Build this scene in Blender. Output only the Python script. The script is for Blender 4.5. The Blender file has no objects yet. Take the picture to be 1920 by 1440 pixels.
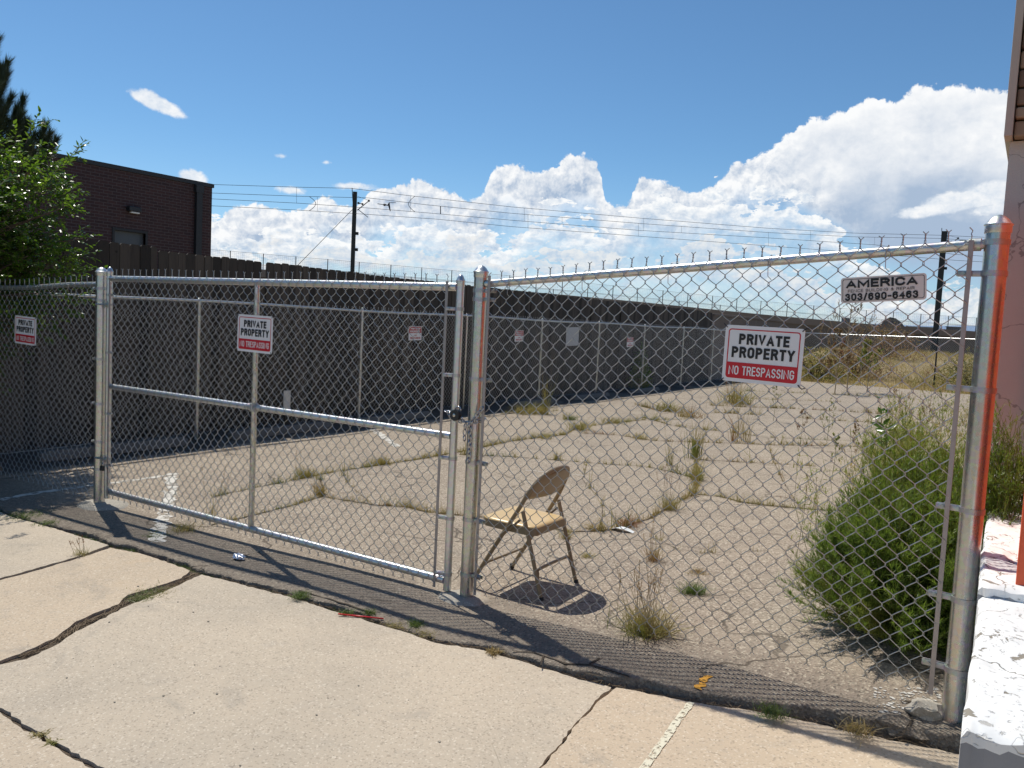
import bpy, bmesh, math, random
import numpy as np
from mathutils import Vector, Matrix
rnd = random.Random(7)
nr = np.random.default_rng(11)
sc = bpy.context.scene
COL = sc.collection
PI = math.pi

# ------------------------------------------------------------------ camera
F = 1540.0
ROLL = math.radians(2.83); YAW = math.radians(32.4)
PITCH = math.atan(118 * math.cos(ROLL) / F)
f0 = Vector((-math.sin(YAW), math.cos(YAW), 0)); r0 = Vector((math.cos(YAW), math.sin(YAW), 0)); u0 = Vector((0, 0, 1))
FW = f0 * math.cos(PITCH) - u0 * math.sin(PITCH); UP = u0 * math.cos(PITCH) + f0 * math.sin(PITCH)
CR = r0 * math.cos(ROLL) + UP * math.sin(ROLL); CU = UP * math.cos(ROLL) - r0 * math.sin(ROLL)
cam_d = bpy.data.cameras.new('camera'); cam = bpy.data.objects.new('camera', cam_d); COL.objects.link(cam)
cam_d.sensor_fit = 'HORIZONTAL'; cam_d.sensor_width = 36; cam_d.lens = F / 1920 * 36
cam_d.clip_start = 0.05; cam_d.clip_end = 30000
m = Matrix((CR, CU, -FW)).transposed().to_4x4()
cam.matrix_world = m
sc.camera = cam

# ------------------------------------------------------------------ light, exposure
SUNV = Vector((-0.53, 0.232, 1.0)).normalized()
SUN_EL = math.asin(SUNV.z); SUN_AZ = math.atan2(SUNV.x, SUNV.y)
sd = bpy.data.lights.new('sun', 'SUN'); sd.energy = 4.3; sd.angle = math.radians(0.53); sd.color = (1.0, 0.95, 0.855)
so = bpy.data.objects.new('sun', sd); COL.objects.link(so)
so.rotation_euler = (-SUNV).to_track_quat('-Z', 'Y').to_euler()
sc.view_settings.view_transform = 'Standard'; sc.view_settings.look = 'None'
sc.view_settings.exposure = 0.0; sc.view_settings.gamma = 1.0
sc.cycles.max_bounces = 8; sc.cycles.transparent_max_bounces = 16

# ------------------------------------------------------------------ pixel of the photo (1920 wide) -> point on a real surface
def ray(u, v): return FW + CR * ((u - 960) / F) - CU * ((v - 720) / F)
def lerp_tab(x, tab):
    if x <= tab[0][0]: return tab[0][1]
    for (a, b), (c, d) in zip(tab, tab[1:]):
        if x <= c:
            t = (x - a) / (c - a); return b + (d - b) * t
    return tab[-1][1]
def sst(a, b, x):
    t = min(1, max(0, (x - a) / (b - a))); return t * t * (3 - 2 * t)
def G(x, y):                       # asphalt surface
    base = lerp_tab(x, [(-12, -1.70), (-6.5, -1.70), (-2.7, -1.655), (-1.4, -1.57), (-.15, -1.47), (2, -1.42)])
    w = 1 - sst(5.5, 13, y)
    z = -1.68 + (base + 1.68) * w
    if y < 5: z -= lerp_tab(x, [(-3.5, .006), (-1.4, .045), (0, .050)]) * (1 - sst(0, .38, y - EY(x)))
    z += 0.008 * math.sin(x * 1.3 + y * .7) * math.sin(y * .9 - x * .4) + .004 * math.sin(x * 3.1) * math.sin(y * 2.3)
    return z
def EY(x): return lerp_tab(x, [(-6.67, 3.17), (-4.3, 3.22), (-2.87, 3.3), (-1.5, 3.33), (-.8, 3.42), (-.15, 3.45)]) + .05
def S(x, y):                       # sidewalk surface
    zA = -1.70 + .0135 * (x + 5); zE = -1.653 + .065 * (x + 1.5)
    return (zA if x < -1.5 else zE) - .02 * (3.2 - y)
def hit(u, v, fn, z0=-1.65):
    d = ray(u, v); z = z0
    for _ in range(12):
        p = d * (z / d.z); z = fn(p.x, p.y)
    return Vector((p.x, p.y, z))
def hx(u, v, X): d = ray(u, v); return d * (X / d.x)
def hy(u, v, Y): d = ray(u, v); return d * (Y / d.y)

# ------------------------------------------------------------------ node helpers
class NT:
    def __init__(s, tree): s.t = tree; s.n = tree.nodes; s.l = tree.links
    def node(s, typ, **kw):
        n = s.n.new(typ)
        for k, v in kw.items(): setattr(n, k, v)
        return n
    def link(s, a, b): s.l.new(a, b)
    def set(s, inp, v):
        if hasattr(v, 'links') or isinstance(v, bpy.types.NodeSocket): s.l.new(v, inp)
        else: inp.default_value = v
    def math(s, op, a, b=0.0, c=None, clamp=False):
        n = s.n.new('ShaderNodeMath'); n.operation = op; n.use_clamp = clamp
        s.set(n.inputs[0], a); s.set(n.inputs[1], b)
        if c is not None: s.set(n.inputs[2], c)
        return n.outputs[0]
    def vmath(s, op, a, b=(0, 0, 0)):
        n = s.n.new('ShaderNodeVectorMath'); n.operation = op
        s.set(n.inputs[0], a); s.set(n.inputs[1], b)
        return n.outputs['Value'] if op in ('DOT_PRODUCT', 'LENGTH') else n.outputs[0]
    def mix(s, f, a, b, mode='MIX'):
        n = s.n.new('ShaderNodeMix'); n.data_type = 'RGBA'; n.blend_type = mode
        s.set(n.inputs['Factor'], f)
        s.set(n.inputs[6], a if isinstance(a, bpy.types.NodeSocket) else (*a, 1)); s.set(n.inputs[7], b if isinstance(b, bpy.types.NodeSocket) else (*b, 1))
        return n.outputs[2]
    def sstep(s, a, b, x):
        n = s.n.new('ShaderNodeMapRange'); n.interpolation_type = 'SMOOTHSTEP'
        s.set(n.inputs['Value'], x); n.inputs['From Min'].default_value = a; n.inputs['From Max'].default_value = b
        return n.outputs['Result']
    def noise(s, vec, scale, detail=3, rough=.5, dist=0.0, dim='3D'):
        n = s.n.new('ShaderNodeTexNoise'); n.noise_dimensions = dim
        if vec is not None: s.link(vec, n.inputs['Vector'])
        n.inputs['Scale'].default_value = scale; n.inputs['Detail'].default_value = detail; n.inputs['Roughness'].default_value = rough
        n.inputs['Distortion'].default_value = dist
        return n.outputs['Fac']
    def voro(s, vec, scale, feat='F1', out='Distance', rand=1.0):
        n = s.n.new('ShaderNodeTexVoronoi'); n.feature = feat
        if vec is not None: s.link(vec, n.inputs['Vector'])
        n.inputs['Scale'].default_value = scale; n.inputs['Randomness'].default_value = rand
        return n.outputs[out]
    def coord(s, which='Object'): return s.n.new('ShaderNodeTexCoord').outputs[which]
    def pos(s): return s.n.new('ShaderNodeNewGeometry').outputs['Position']
    def bump(s, h, strength=.5, dist=.01, normal=None):
        n = s.n.new('ShaderNodeBump'); n.inputs['Strength'].default_value = strength; n.inputs['Distance'].default_value = dist
        s.link(h, n.inputs['Height'])
        if normal is not None: s.link(normal, n.inputs['Normal'])
        return n.outputs[0]

def newmat(name):
    mt = bpy.data.materials.new(name); mt.use_nodes = True
    t = NT(mt.node_tree); b = mt.node_tree.nodes['Principled BSDF']
    return mt, t, b
def simple(name, col, rough=.7, metal=0.0, var=.15, scale=20, bump=0.0, bscale=80, spec=.5):
    mt, t, b = newmat(name)
    p = t.pos(); n = t.noise(p, scale, 4, .6)
    lo = tuple(c * (1 - var) for c in col); hi = tuple(min(1, c * (1 + var)) for c in col)
    t.link(t.mix(n, lo, hi), b.inputs['Base Color'])
    b.inputs['Roughness'].default_value = rough; b.inputs['Metallic'].default_value = metal
    b.inputs['Specular IOR Level'].default_value = spec
    if bump: t.link(t.bump(t.noise(p, bscale, 3, .6), bump, .004), b.inputs['Normal'])
    return mt
def leafmat(name, c1, c2, c3=None, trans=.35, rough=.5, spec=.4):
    mt, t, b = newmat(name)
    g = t.n.new('ShaderNodeNewGeometry').outputs['Random Per Island']
    col = t.mix(g, c1, c2)
    if c3 is not None:
        r = t.noise(t.pos(), 2.2, 2); col = t.mix(t.sstep(.5, .68, r), col, c3)
    t.link(col, b.inputs['Base Color']); b.inputs['Roughness'].default_value = rough
    b.inputs['Specular IOR Level'].default_value = spec
    tr = t.node('ShaderNodeBsdfTranslucent'); t.link(t.mix(1.0, col, (1.0, 1.0, .55), 'MULTIPLY'), tr.inputs['Color'])
    mx = t.node('ShaderNodeMixShader'); mx.inputs[0].default_value = trans
    t.link(b.outputs[0], mx.inputs[1]); t.link(tr.outputs[0], mx.inputs[2])
    t.link(mx.outputs[0], mt.node_tree.nodes['Material Output'].inputs['Surface'])
    return mt

# ------------------------------------------------------------------ world: Nishita sky with procedural cumulus
def azel(u, v):
    d = ray(u, v).normalized(); return math.degrees(math.atan2(d.x, d.y)), math.degrees(math.asin(d.z))
def build_world():
    w = bpy.data.worlds.new('World'); sc.world = w; w.use_nodes = True
    t = NT(w.node_tree); nd = w.node_tree.nodes
    bg = nd['Background']
    sky = t.node('ShaderNodeTexSky', sky_type='NISHITA'); sky.sun_disc = False
    sky.sun_elevation = SUN_EL; sky.sun_rotation = SUN_AZ
    sky.altitude = 1600; sky.air_density = 1.0; sky.dust_density = .5; sky.ozone_density = 2.0
    skyc = t.vmath('SCALE', sky.outputs[0]); skyc.node.inputs['Scale'].default_value = .098
    skyc = t.mix(1.0, skyc, (.74, 1.02, 1.14), 'MULTIPLY')
    def v2(tt, vec, sc_, feat='SMOOTH_F1'):
        n = tt.n.new('ShaderNodeTexVoronoi'); n.voronoi_dimensions = '2D'; n.feature = feat; tt.link(vec, n.inputs['Vector']); n.inputs['Scale'].default_value = sc_; return n.outputs['Distance']
    def n2(tt, vec, sc_, det=4, rg=.55, out='Fac'):
        n = tt.n.new('ShaderNodeTexNoise'); n.noise_dimensions = '2D'; tt.link(vec, n.inputs['Vector']); n.inputs['Scale'].default_value = sc_; n.inputs['Detail'].default_value = det; n.inputs['Roughness'].default_value = rg; return n.outputs[out]
    # billow field over (azimuth, elevation) in degrees
    g = bpy.data.node_groups.new('CloudPuffs', 'ShaderNodeTree')
    g.interface.new_socket('P', in_out='INPUT', socket_type='NodeSocketVector'); g.interface.new_socket('N', in_out='OUTPUT', socket_type='NodeSocketFloat')
    gt = NT(g); gi = g.nodes.new('NodeGroupInput'); go = g.nodes.new('NodeGroupOutput'); P = gi.outputs[0]
    o = gt.vmath('SCALE', gt.vmath('SUBTRACT', n2(gt, P, .7, 3, .55, 'Color'), (.5, .5, .5))); o.node.inputs['Scale'].default_value = 1.7; Q = gt.vmath('ADD', P, o)
    def puff(sc_, amp, feat='SMOOTH_F1'):
        v = v2(gt, Q, sc_, feat); return gt.math('MULTIPLY', gt.math('SUBTRACT', .36, gt.math('MULTIPLY', v, v)), amp)
    N = gt.math('ADD', puff(.34, 1.9), puff(.80, 1.25)); N = gt.math('ADD', N, puff(1.9, .62)); N = gt.math('ADD', N, puff(4.4, .26, 'F1'))
    N = gt.math('ADD', N, gt.math('MULTIPLY', gt.math('SUBTRACT', n2(gt, P, 2.2, 6, .6), .5), .7)); gt.link(gt.math('SUBTRACT', N, .45), go.inputs['N'])
    d = t.coord('Generated'); s = t.node('ShaderNodeSeparateXYZ'); t.link(t.vmath('NORMALIZE', d), s.inputs[0])
    az = t.math('MULTIPLY', t.math('ARCTAN2', s.outputs[0], s.outputs[1]), 57.2958); el = t.math('MULTIPLY', t.math('ARCSINE', s.outputs[2]), 57.2958)
    def vec(kx, ky, ox=0.0, oy=0.0):
        c = t.node('ShaderNodeCombineXYZ'); t.link(t.math('ADD', t.math('MULTIPLY', az, kx), ox), c.inputs[0]); t.link(t.math('ADD', t.math('MULTIPLY', el, ky), oy), c.inputs[1]); return c.outputs[0]
    def N_(ox, oy, kx=1.0, ky=1.0):
        gn = t.node('ShaderNodeGroup'); gn.node_tree = g; t.link(vec(kx, ky, ox, oy), gn.inputs[0]); return gn.outputs[0]
    def outline(px):
        pts = [azel(u, v) for u, v in px]; A0, A1 = pts[0][0], pts[-1][0]; fc = t.node('ShaderNodeFloatCurve'); cv = fc.mapping.curves[0]
        xs = [(a - A0) / (A1 - A0) for a, e in pts]; ys = [max(0, (e + 4) / 34) for a, e in pts]
        cv.points[0].location = (xs[0], ys[0]); cv.points[1].location = (xs[-1], ys[-1])
        for x, y in list(zip(xs, ys))[1:-1]: cv.points.new(x, y)
        for p in cv.points: p.handle_type = 'AUTO_CLAMPED'
        fc.mapping.update(); t.link(t.math('DIVIDE', t.math('SUBTRACT', az, A0), A1 - A0, clamp=True), fc.inputs['Value'])
        return t.math('SUBTRACT', t.math('SUBTRACT', t.math('MULTIPLY', fc.outputs[0], 34.0), 4.0), el)
    clamp = lambda x: t.math('MINIMUM', t.math('MAXIMUM', x, 0.0), 1.0)
    inv = lambda x: t.math('SUBTRACT', 1.0, x)
    big = n2(t, vec(.25, .45), 1.0, 4); low = n2(t, vec(.32, .8, 7, 3), 1.0, 5, .6)
    Na, Nb = N_(0, 0), N_(-.22, .46)
    rel = t.math('SUBTRACT', Na, Nb)
    WHITE, SHADE, HAZE = (.97, .98, .99), (.40, .51, .67), (.56, .70, .85)
    hz = inv(t.sstep(0.0, 12.0, el)); out = t.mix(t.math('MULTIPLY', hz, .55), skyc, t.mix(.5, skyc, HAZE))
    # layer 1: towers and the anvil at the right
    top = outline([(-400, 560), (0, 560), (300, 480), (380, 415), (430, 396), (480, 392), (540, 404), (585, 392), (612, 372), (640, 388), (665, 396), (695, 366), (735, 350), (790, 348), (840, 362), (880, 385), (905, 372), (925, 330), (955, 315), (1000, 332),
                   (1040, 318), (1075, 300), (1110, 302), (1128, 330), (1138, 378), (1160, 388), (1185, 368), (1203, 342), (1222, 340), (1245, 352), (1290, 356), (1320, 350), (1350, 336), (1380, 310), (1440, 288), (1500, 243), (1560, 220), (1640, 190), (1675, 200),
                   (1705, 180), (1730, 170), (1800, 173), (1895, 188), (2000, 215), (2200, 300), (2600, 470)])
    anv = t.sstep(-19.0, -12.5, t.math('ADD', az, t.math('MULTIPLY', t.math('SUBTRACT', el, 12.0), .8)))
    H = t.math('ADD', top, t.math('MULTIPLY', Na, .60))
    rim = inv(t.sstep(.0, 2.2, H))
    lt = t.math('ADD', .52, t.math('MULTIPLY', rel, t.math('SUBTRACT', .85, t.math('MULTIPLY', anv, .66))))
    lt = t.math('ADD', lt, t.math('MULTIPLY', rim, .22)); lt = t.math('ADD', lt, t.math('MULTIPLY', t.math('SUBTRACT', big, .5), .9)); lt = t.math('ADD', lt, t.math('MULTIPLY', anv, .22))
    lt = t.math('SUBTRACT', lt, t.math('MULTIPLY', t.math('MULTIPLY', t.sstep(2.4, 8.5, H), anv), .88)); lt = clamp(lt)
    body = inv(t.math('MULTIPLY', t.sstep(1.6, 4.6, t.math('SUBTRACT', H, t.math('MULTIPLY', anv, 7.5))), .80))
    out = t.mix(t.math('MULTIPLY', t.sstep(-.03, .20, H), body), out, t.mix(lt, SHADE, WHITE))
    # layer 2 and 3: lower heaped banks in front
    Nc, Nd_ = N_(40, 11, 1.15, 1.5), N_(39.76, 11.6, 1.15, 1.5); rel2 = t.math('SUBTRACT', Nc, Nd_)
    for px, off_, al, k in (([(-400, 600), (100, 560), (300, 480), (400, 440), (500, 455), (600, 430), (700, 455), (790, 425), (850, 435), (900, 460), (980, 420), (1060, 415), (1130, 425), (1200, 400), (1260, 385), (1330, 372), (1400, 378), (1450, 372), (1500, 385), (1540, 415), (1600, 480), (1700, 560), (2600, 620)], 0.0, .95, 1.0),
                            ([(-400, 620), (100, 590), (300, 520), (400, 480), (520, 490), (640, 470), (760, 490), (880, 475), (1000, 490), (1100, 475), (1200, 490), (1320, 470), (1450, 500), (1560, 540), (1700, 560), (1850, 540), (2600, 620)], .6, .85, .85)):
        h2 = t.math('ADD', outline(px), t.math('MULTIPLY', t.math('ADD', Nc, t.math('MULTIPLY', t.math('SUBTRACT', low, .5), 6.5 + off_ * 3)), .95))
        l2 = clamp(t.math('ADD', t.math('ADD', .42, t.math('MULTIPLY', rel2, .95)), t.math('MULTIPLY', inv(t.sstep(.0, 1.8, h2)), .40)))
        b2 = inv(t.math('MULTIPLY', t.sstep(.8, 3.0, h2), .85))
        out = t.mix(t.math('MULTIPLY', t.math('MULTIPLY', t.sstep(-.05, .30, h2), b2), al), out, t.mix(l2, (.50, .62, .77), (.94 * k + .05, .95 * k + .05, .95 * k + .05)))
    # small detached clouds and streaks
    bl = None
    for u, v, ru, rv in [(262, 182, 16, 9), (284, 189, 26, 14), (310, 200, 26, 13), (330, 210, 14, 6), (360, 334, 22, 14), (350, 342, 14, 8), (527, 292, 10, 4), (545, 357, 18, 5), (612, 304, 5, 2), (665, 350, 34, 7), (1730, 396, 38, 9), (1790, 380, 50, 17), (1850, 366, 46, 20), (1860, 392, 40, 9)]:
        a, e = azel(u, v); ra = ru / F * 57.3; re = rv / F * 57.3; x = t.math('DIVIDE', t.math('SUBTRACT', az, a), ra)
        ee = t.math('ADD', el, t.math('MULTIPLY', t.math('SUBTRACT', az, a), .30 if u < 340 else (-.12 if u > 1700 else 0.0))); y = t.math('DIVIDE', t.math('SUBTRACT', ee, e), re)
        dd = t.math('SQRT', t.math('ADD', t.math('MULTIPLY', x, x), t.math('MULTIPLY', y, y))); dd = t.math('MULTIPLY', t.math('SUBTRACT', 1.0, dd), re * 1.1); bl = dd if bl is None else t.math('MAXIMUM', bl, dd)
    bl = t.math('ADD', bl, t.math('MULTIPLY', t.math('ADD', Nc, .1), .17)); ll = clamp(t.math('ADD', .72, t.math('MULTIPLY', rel2, .5)))
    out = t.mix(t.math('MULTIPLY', t.sstep(-.03, .22, bl), .95), out, t.mix(ll, (.55, .66, .80), (.96, .97, .98)))
    t.link(out, bg.inputs['Color']); bg.inputs['Strength'].default_value = 1.0
    w.cycles.sampling_method = 'MANUAL'; w.cycles.sample_map_resolution = 512
build_world()

# ------------------------------------------------------------------ mesh helpers
class MB:
    def __init__(s): s.v = []; s.f = []
    def add(s, vs, fs):
        o = len(s.v); s.v.extend([tuple(p) for p in vs]); s.f.extend([tuple(i + o for i in f) for f in fs])
    def box(s, x0, x1, y0, y1, z0, z1, M=None):
        vs = [(x, y, z) for x in (x0, x1) for y in (y0, y1) for z in (z0, z1)]
        if M is not None: vs = [M @ Vector(p) for p in vs]
        s.add(vs, [(0, 1, 3, 2), (4, 6, 7, 5), (0, 4, 5, 1), (2, 3, 7, 6), (0, 2, 6, 4), (1, 5, 7, 3)])
    def bbox(s, x0, x1, y0, y1, z0, z1, b=.005, M=None):     # bevelled box
        bm = bmesh.new(); bmesh.ops.create_cube(bm, size=1)
        for v in bm.verts: v.co = Vector(((x0 + x1) / 2 + v.co.x * (x1 - x0), (y0 + y1) / 2 + v.co.y * (y1 - y0), (z0 + z1) / 2 + v.co.z * (z1 - z0)))
        bmesh.ops.bevel(bm, geom=bm.edges[:], offset=b, segments=2, affect='EDGES', profile=.5)
        bm.verts.ensure_lookup_table()
        s.add([(M @ v.co if M is not None else v.co.copy()) for v in bm.verts], [[v.index for v in f.verts] for f in bm.faces]); bm.free()
    def tube(s, pts, r, n=8, cap=True, closed=False):
        pts = [Vector(p) for p in pts]; N = len(pts)
        rs = r if isinstance(r, (list, tuple)) else [r] * N
        vs = []; up = None
        for i, p in enumerate(pts):
            if closed: d = pts[(i + 1) % N] - pts[i - 1]
            else: d = pts[min(i + 1, N - 1)] - pts[max(i - 1, 0)]
            if d.length < 1e-9: d = Vector((0, 0, 1))
            d.normalize()
            if up is None: up = d.orthogonal().normalized()
            else:
                up = up - d * up.dot(d)
                up = up.normalized() if up.length > 1e-6 else d.orthogonal().normalized()
            w = d.cross(up)
            for k in range(n):
                a = 2 * PI * k / n; vs.append(p + (up * math.cos(a) + w * math.sin(a)) * rs[i])
        fs = []
        for i in range(N if closed else N - 1):
            j = (i + 1) % N
            for k in range(n): fs.append((i * n + k, i * n + (k + 1) % n, j * n + (k + 1) % n, j * n + k))
        if cap and not closed: fs.append(tuple(range(n))[::-1]); fs.append(tuple((N - 1) * n + k for k in range(n)))
        s.add(vs, fs)
    def lathe(s, prof, c=(0, 0, 0), n=20):
        vs = []; c = Vector(c)
        for r, z in prof:
            for k in range(n): a = 2 * PI * k / n; vs.append(c + Vector((r * math.cos(a), r * math.sin(a), z)))
        fs = []
        for i in range(len(prof) - 1):
            for k in range(n): fs.append((i * n + k, i * n + (k + 1) % n, (i + 1) * n + (k + 1) % n, (i + 1) * n + k))
        fs.append(tuple(range(n))[::-1]); fs.append(tuple((len(prof) - 1) * n + k for k in range(n)))
        s.add(vs, fs)
    def build(s, name, mat, parent=None, smooth=False, loc=None):
        me = bpy.data.meshes.new(name); me.from_pydata(s.v, [], s.f); me.update()
        return link(name, me, mat, parent, smooth, loc)
def link(name, me, mat, parent=None, smooth=False, loc=None):
    me.materials.append(mat)
    if smooth:
        me.polygons.foreach_set('use_smooth', [True] * len(me.polygons))
    o = bpy.data.objects.new(name, me); COL.objects.link(o)
    if loc is not None:
        L = Vector(loc)
        me.transform(Matrix.Translation(-L)); o.location = L
    if parent is not None:
        o.parent = parent; o.matrix_parent_inverse = Matrix.Translation(-parent.location)
    return o
def smooth_angle(o, deg=35):
    me = o.data
    me.polygons.foreach_set('use_smooth', [True] * len(me.polygons))
    bm = bmesh.new(); bm.from_mesh(me); lim = math.radians(deg)
    for e in bm.edges:
        if len(e.link_faces) == 2 and e.calc_face_angle(0) > lim: e.smooth = False
    bm.to_mesh(me); bm.free(); return o
def npmesh(name, V, Fq, mat, parent=None, smooth=False, loc=None):
    me = bpy.data.meshes.new(name); V = np.asarray(V, np.float32).reshape(-1, 3); Fq = np.asarray(Fq, np.int32)
    k = Fq.shape[1]
    me.vertices.add(len(V)); me.vertices.foreach_set('co', V.ravel())
    me.loops.add(Fq.size); me.loops.foreach_set('vertex_index', Fq.ravel())
    me.polygons.add(len(Fq)); me.polygons.foreach_set('loop_start', np.arange(0, Fq.size, k, dtype=np.int32))
    me.update(calc_edges=True); me.validate()
    return link(name, me, mat, parent, smooth, loc)
def thing(name, label, cat, loc=(0, 0, 0), group=None):
    o = bpy.data.objects.new(name, None); COL.objects.link(o); o.location = loc; o.empty_display_size = .1
    return tag(o, label, cat, group)
def tag(o, label, cat, group=None):
    o['label'] = label; o['category'] = cat
    if group: o['group'] = group
    return o
def struct(o): o['kind'] = 'structure'; return o
def stuff(o, label, cat): o['kind'] = 'stuff'; o['label'] = label; o['category'] = cat; return o

# ------------------------------------------------------------------ materials
def mat_metal(name, base=.50, rough=.33, warm=0.0, scale=9):
    mt, t, b = newmat(name); p = t.pos()
    st = t.node('ShaderNodeMapping'); st.inputs['Scale'].default_value = (1, 1, .12); t.link(p, st.inputs[0])
    n = t.noise(st.outputs[0], scale * 6, 5, .65); n2 = t.voro(p, 60, out='Color')
    col = t.mix(n, (base * .82, base * .85, base * .86), (base * 1.12, base * (1.13 - warm * .2), base * (1.12 - warm)))
    col = t.mix(.10, col, n2); ox = t.sstep(.55, .75, t.noise(p, 14, 5, .7)); col = t.mix(t.math('MULTIPLY', ox, .35), col, (base * .62, base * .61, base * .58))
    rs = t.sstep(.70, .78, t.noise(p, 30, 4, .7)); col = t.mix(t.math('MULTIPLY', rs, .35), col, (.20, .12, .07))
    t.link(col, b.inputs['Base Color']); b.inputs['Metallic'].default_value = .92
    t.link(t.math('ADD', t.math('ADD', rough - .08, t.math('MULTIPLY', n, .18)), t.math('MULTIPLY', ox, .12)), b.inputs['Roughness'])
    t.link(t.bump(t.noise(st.outputs[0], 40, 3), .12, .003), b.inputs['Normal'])
    return mt
M_post = mat_metal('galvanised_post', .52, .27, .12)
M_pipe = mat_metal('galvanised_pipe', .62, .34)
M_fit = mat_metal('galvanised_fitting', .45, .45)
M_wire = simple('galvanised_wire', (.44, .445, .43), .30, .9, .2, 60)
M_wire2 = simple('weathered_wire', (.68, .69, .70), .30, .85, .2, 60)
M_bar = simple('dull_tension_bar', (.36, .33, .32), .5, .7, .15, 30)
M_black = simple('black_plastic', (.012, .012, .014), .5, 0, .2, 30)
M_chain = simple('steel_chain', (.45, .45, .46), .25, .95, .25, 90)
M_brass = simple('brass_lock', (.35, .26, .10), .35, .9, .15, 40)

def mat_asphalt():
    mt, t, b = newmat('old_asphalt'); p = t.pos()
    big = t.noise(p, .35, 4, .55); mid = t.noise(p, 2.2, 5, .6); fine = t.noise(p, 90, 3, .7)
    vor = t.voro(p, 95, out='Color'); sepc = t.node('ShaderNodeSeparateColor'); t.link(vor, sepc.inputs[0])
    vd = t.voro(p, 95)
    base = t.mix(big, (.335, .270, .205), (.41, .338, .262))
    base = t.mix(t.sstep(.35, .75, mid), base, (.295, .24, .188))
    col = t.mix(t.math('MULTIPLY', t.sstep(.72, .95, sepc.outputs[0]), .7), base, (.66, .58, .45))
    col = t.mix(t.math('MULTIPLY', t.sstep(.70, .96, sepc.outputs[1]), .7), col, (.10, .085, .065))
    col = t.mix(t.math('MULTIPLY', t.math('SUBTRACT', fine, .5), .9), col, (.42, .35, .28))
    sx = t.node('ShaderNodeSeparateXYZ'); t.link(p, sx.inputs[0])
    fence_shade = t.math('SUBTRACT', 1.0, t.sstep(-8.35, -8.12, t.math('ADD', sx.outputs[0], t.math('MULTIPLY', t.math('SUBTRACT', mid, .5), .35))))
    col = t.mix(t.math('MULTIPLY', fence_shade, .8), col, (.045, .040, .036))      # board fence's shade deepened in colour along its foot
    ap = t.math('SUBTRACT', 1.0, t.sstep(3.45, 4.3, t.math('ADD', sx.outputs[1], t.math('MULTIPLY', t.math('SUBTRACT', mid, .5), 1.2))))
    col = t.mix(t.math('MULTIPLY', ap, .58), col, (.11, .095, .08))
    wp_ = t.node('ShaderNodeTexNoise'); wp_.inputs['Scale'].default_value = 2.5; wp_.inputs['Detail'].default_value = 5; t.link(p, wp_.inputs['Vector'])
    ow_ = t.vmath('SCALE', wp_.outputs['Color']); ow_.node.inputs['Scale'].default_value = .45
    ed_ = t.voro(t.vmath('ADD', p, ow_), .75, 'DISTANCE_TO_EDGE'); ck = t.math('SUBTRACT', 1.0, t.sstep(.002, .010, ed_)); ck = t.math('MULTIPLY', ck, t.sstep(.46, .56, t.noise(p, .8, 3)))
    col = t.mix(t.math('MULTIPLY', ck, .75), col, (.075, .06, .045))      # fine secondary cracks
    pt = t.sstep(.58, .60, t.noise(p, .45, 2, .4, .6)); col = t.mix(t.math('MULTIPLY', pt, .16), col, (.46, .39, .30))      # darker patching strip at the entrance
    stain = t.sstep(.62, .70, t.noise(p, .9, 5, .7))
    col = t.mix(t.math('MULTIPLY', stain, .28), col, (.16, .14, .12))
    t.link(col, b.inputs['Base Color']); b.inputs['Roughness'].default_value = .92; b.inputs['Specular IOR Level'].default_value = .3
    hgt = t.math('SUBTRACT', t.math('ADD', t.math('MULTIPLY', vd, 1.0), t.math('MULTIPLY', fine, .6)), t.math('MULTIPLY', ck, 1.2))
    t.link(t.bump(hgt, .9, .006), b.inputs['Normal'])
    return mt
M_asph = mat_asphalt()
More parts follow.
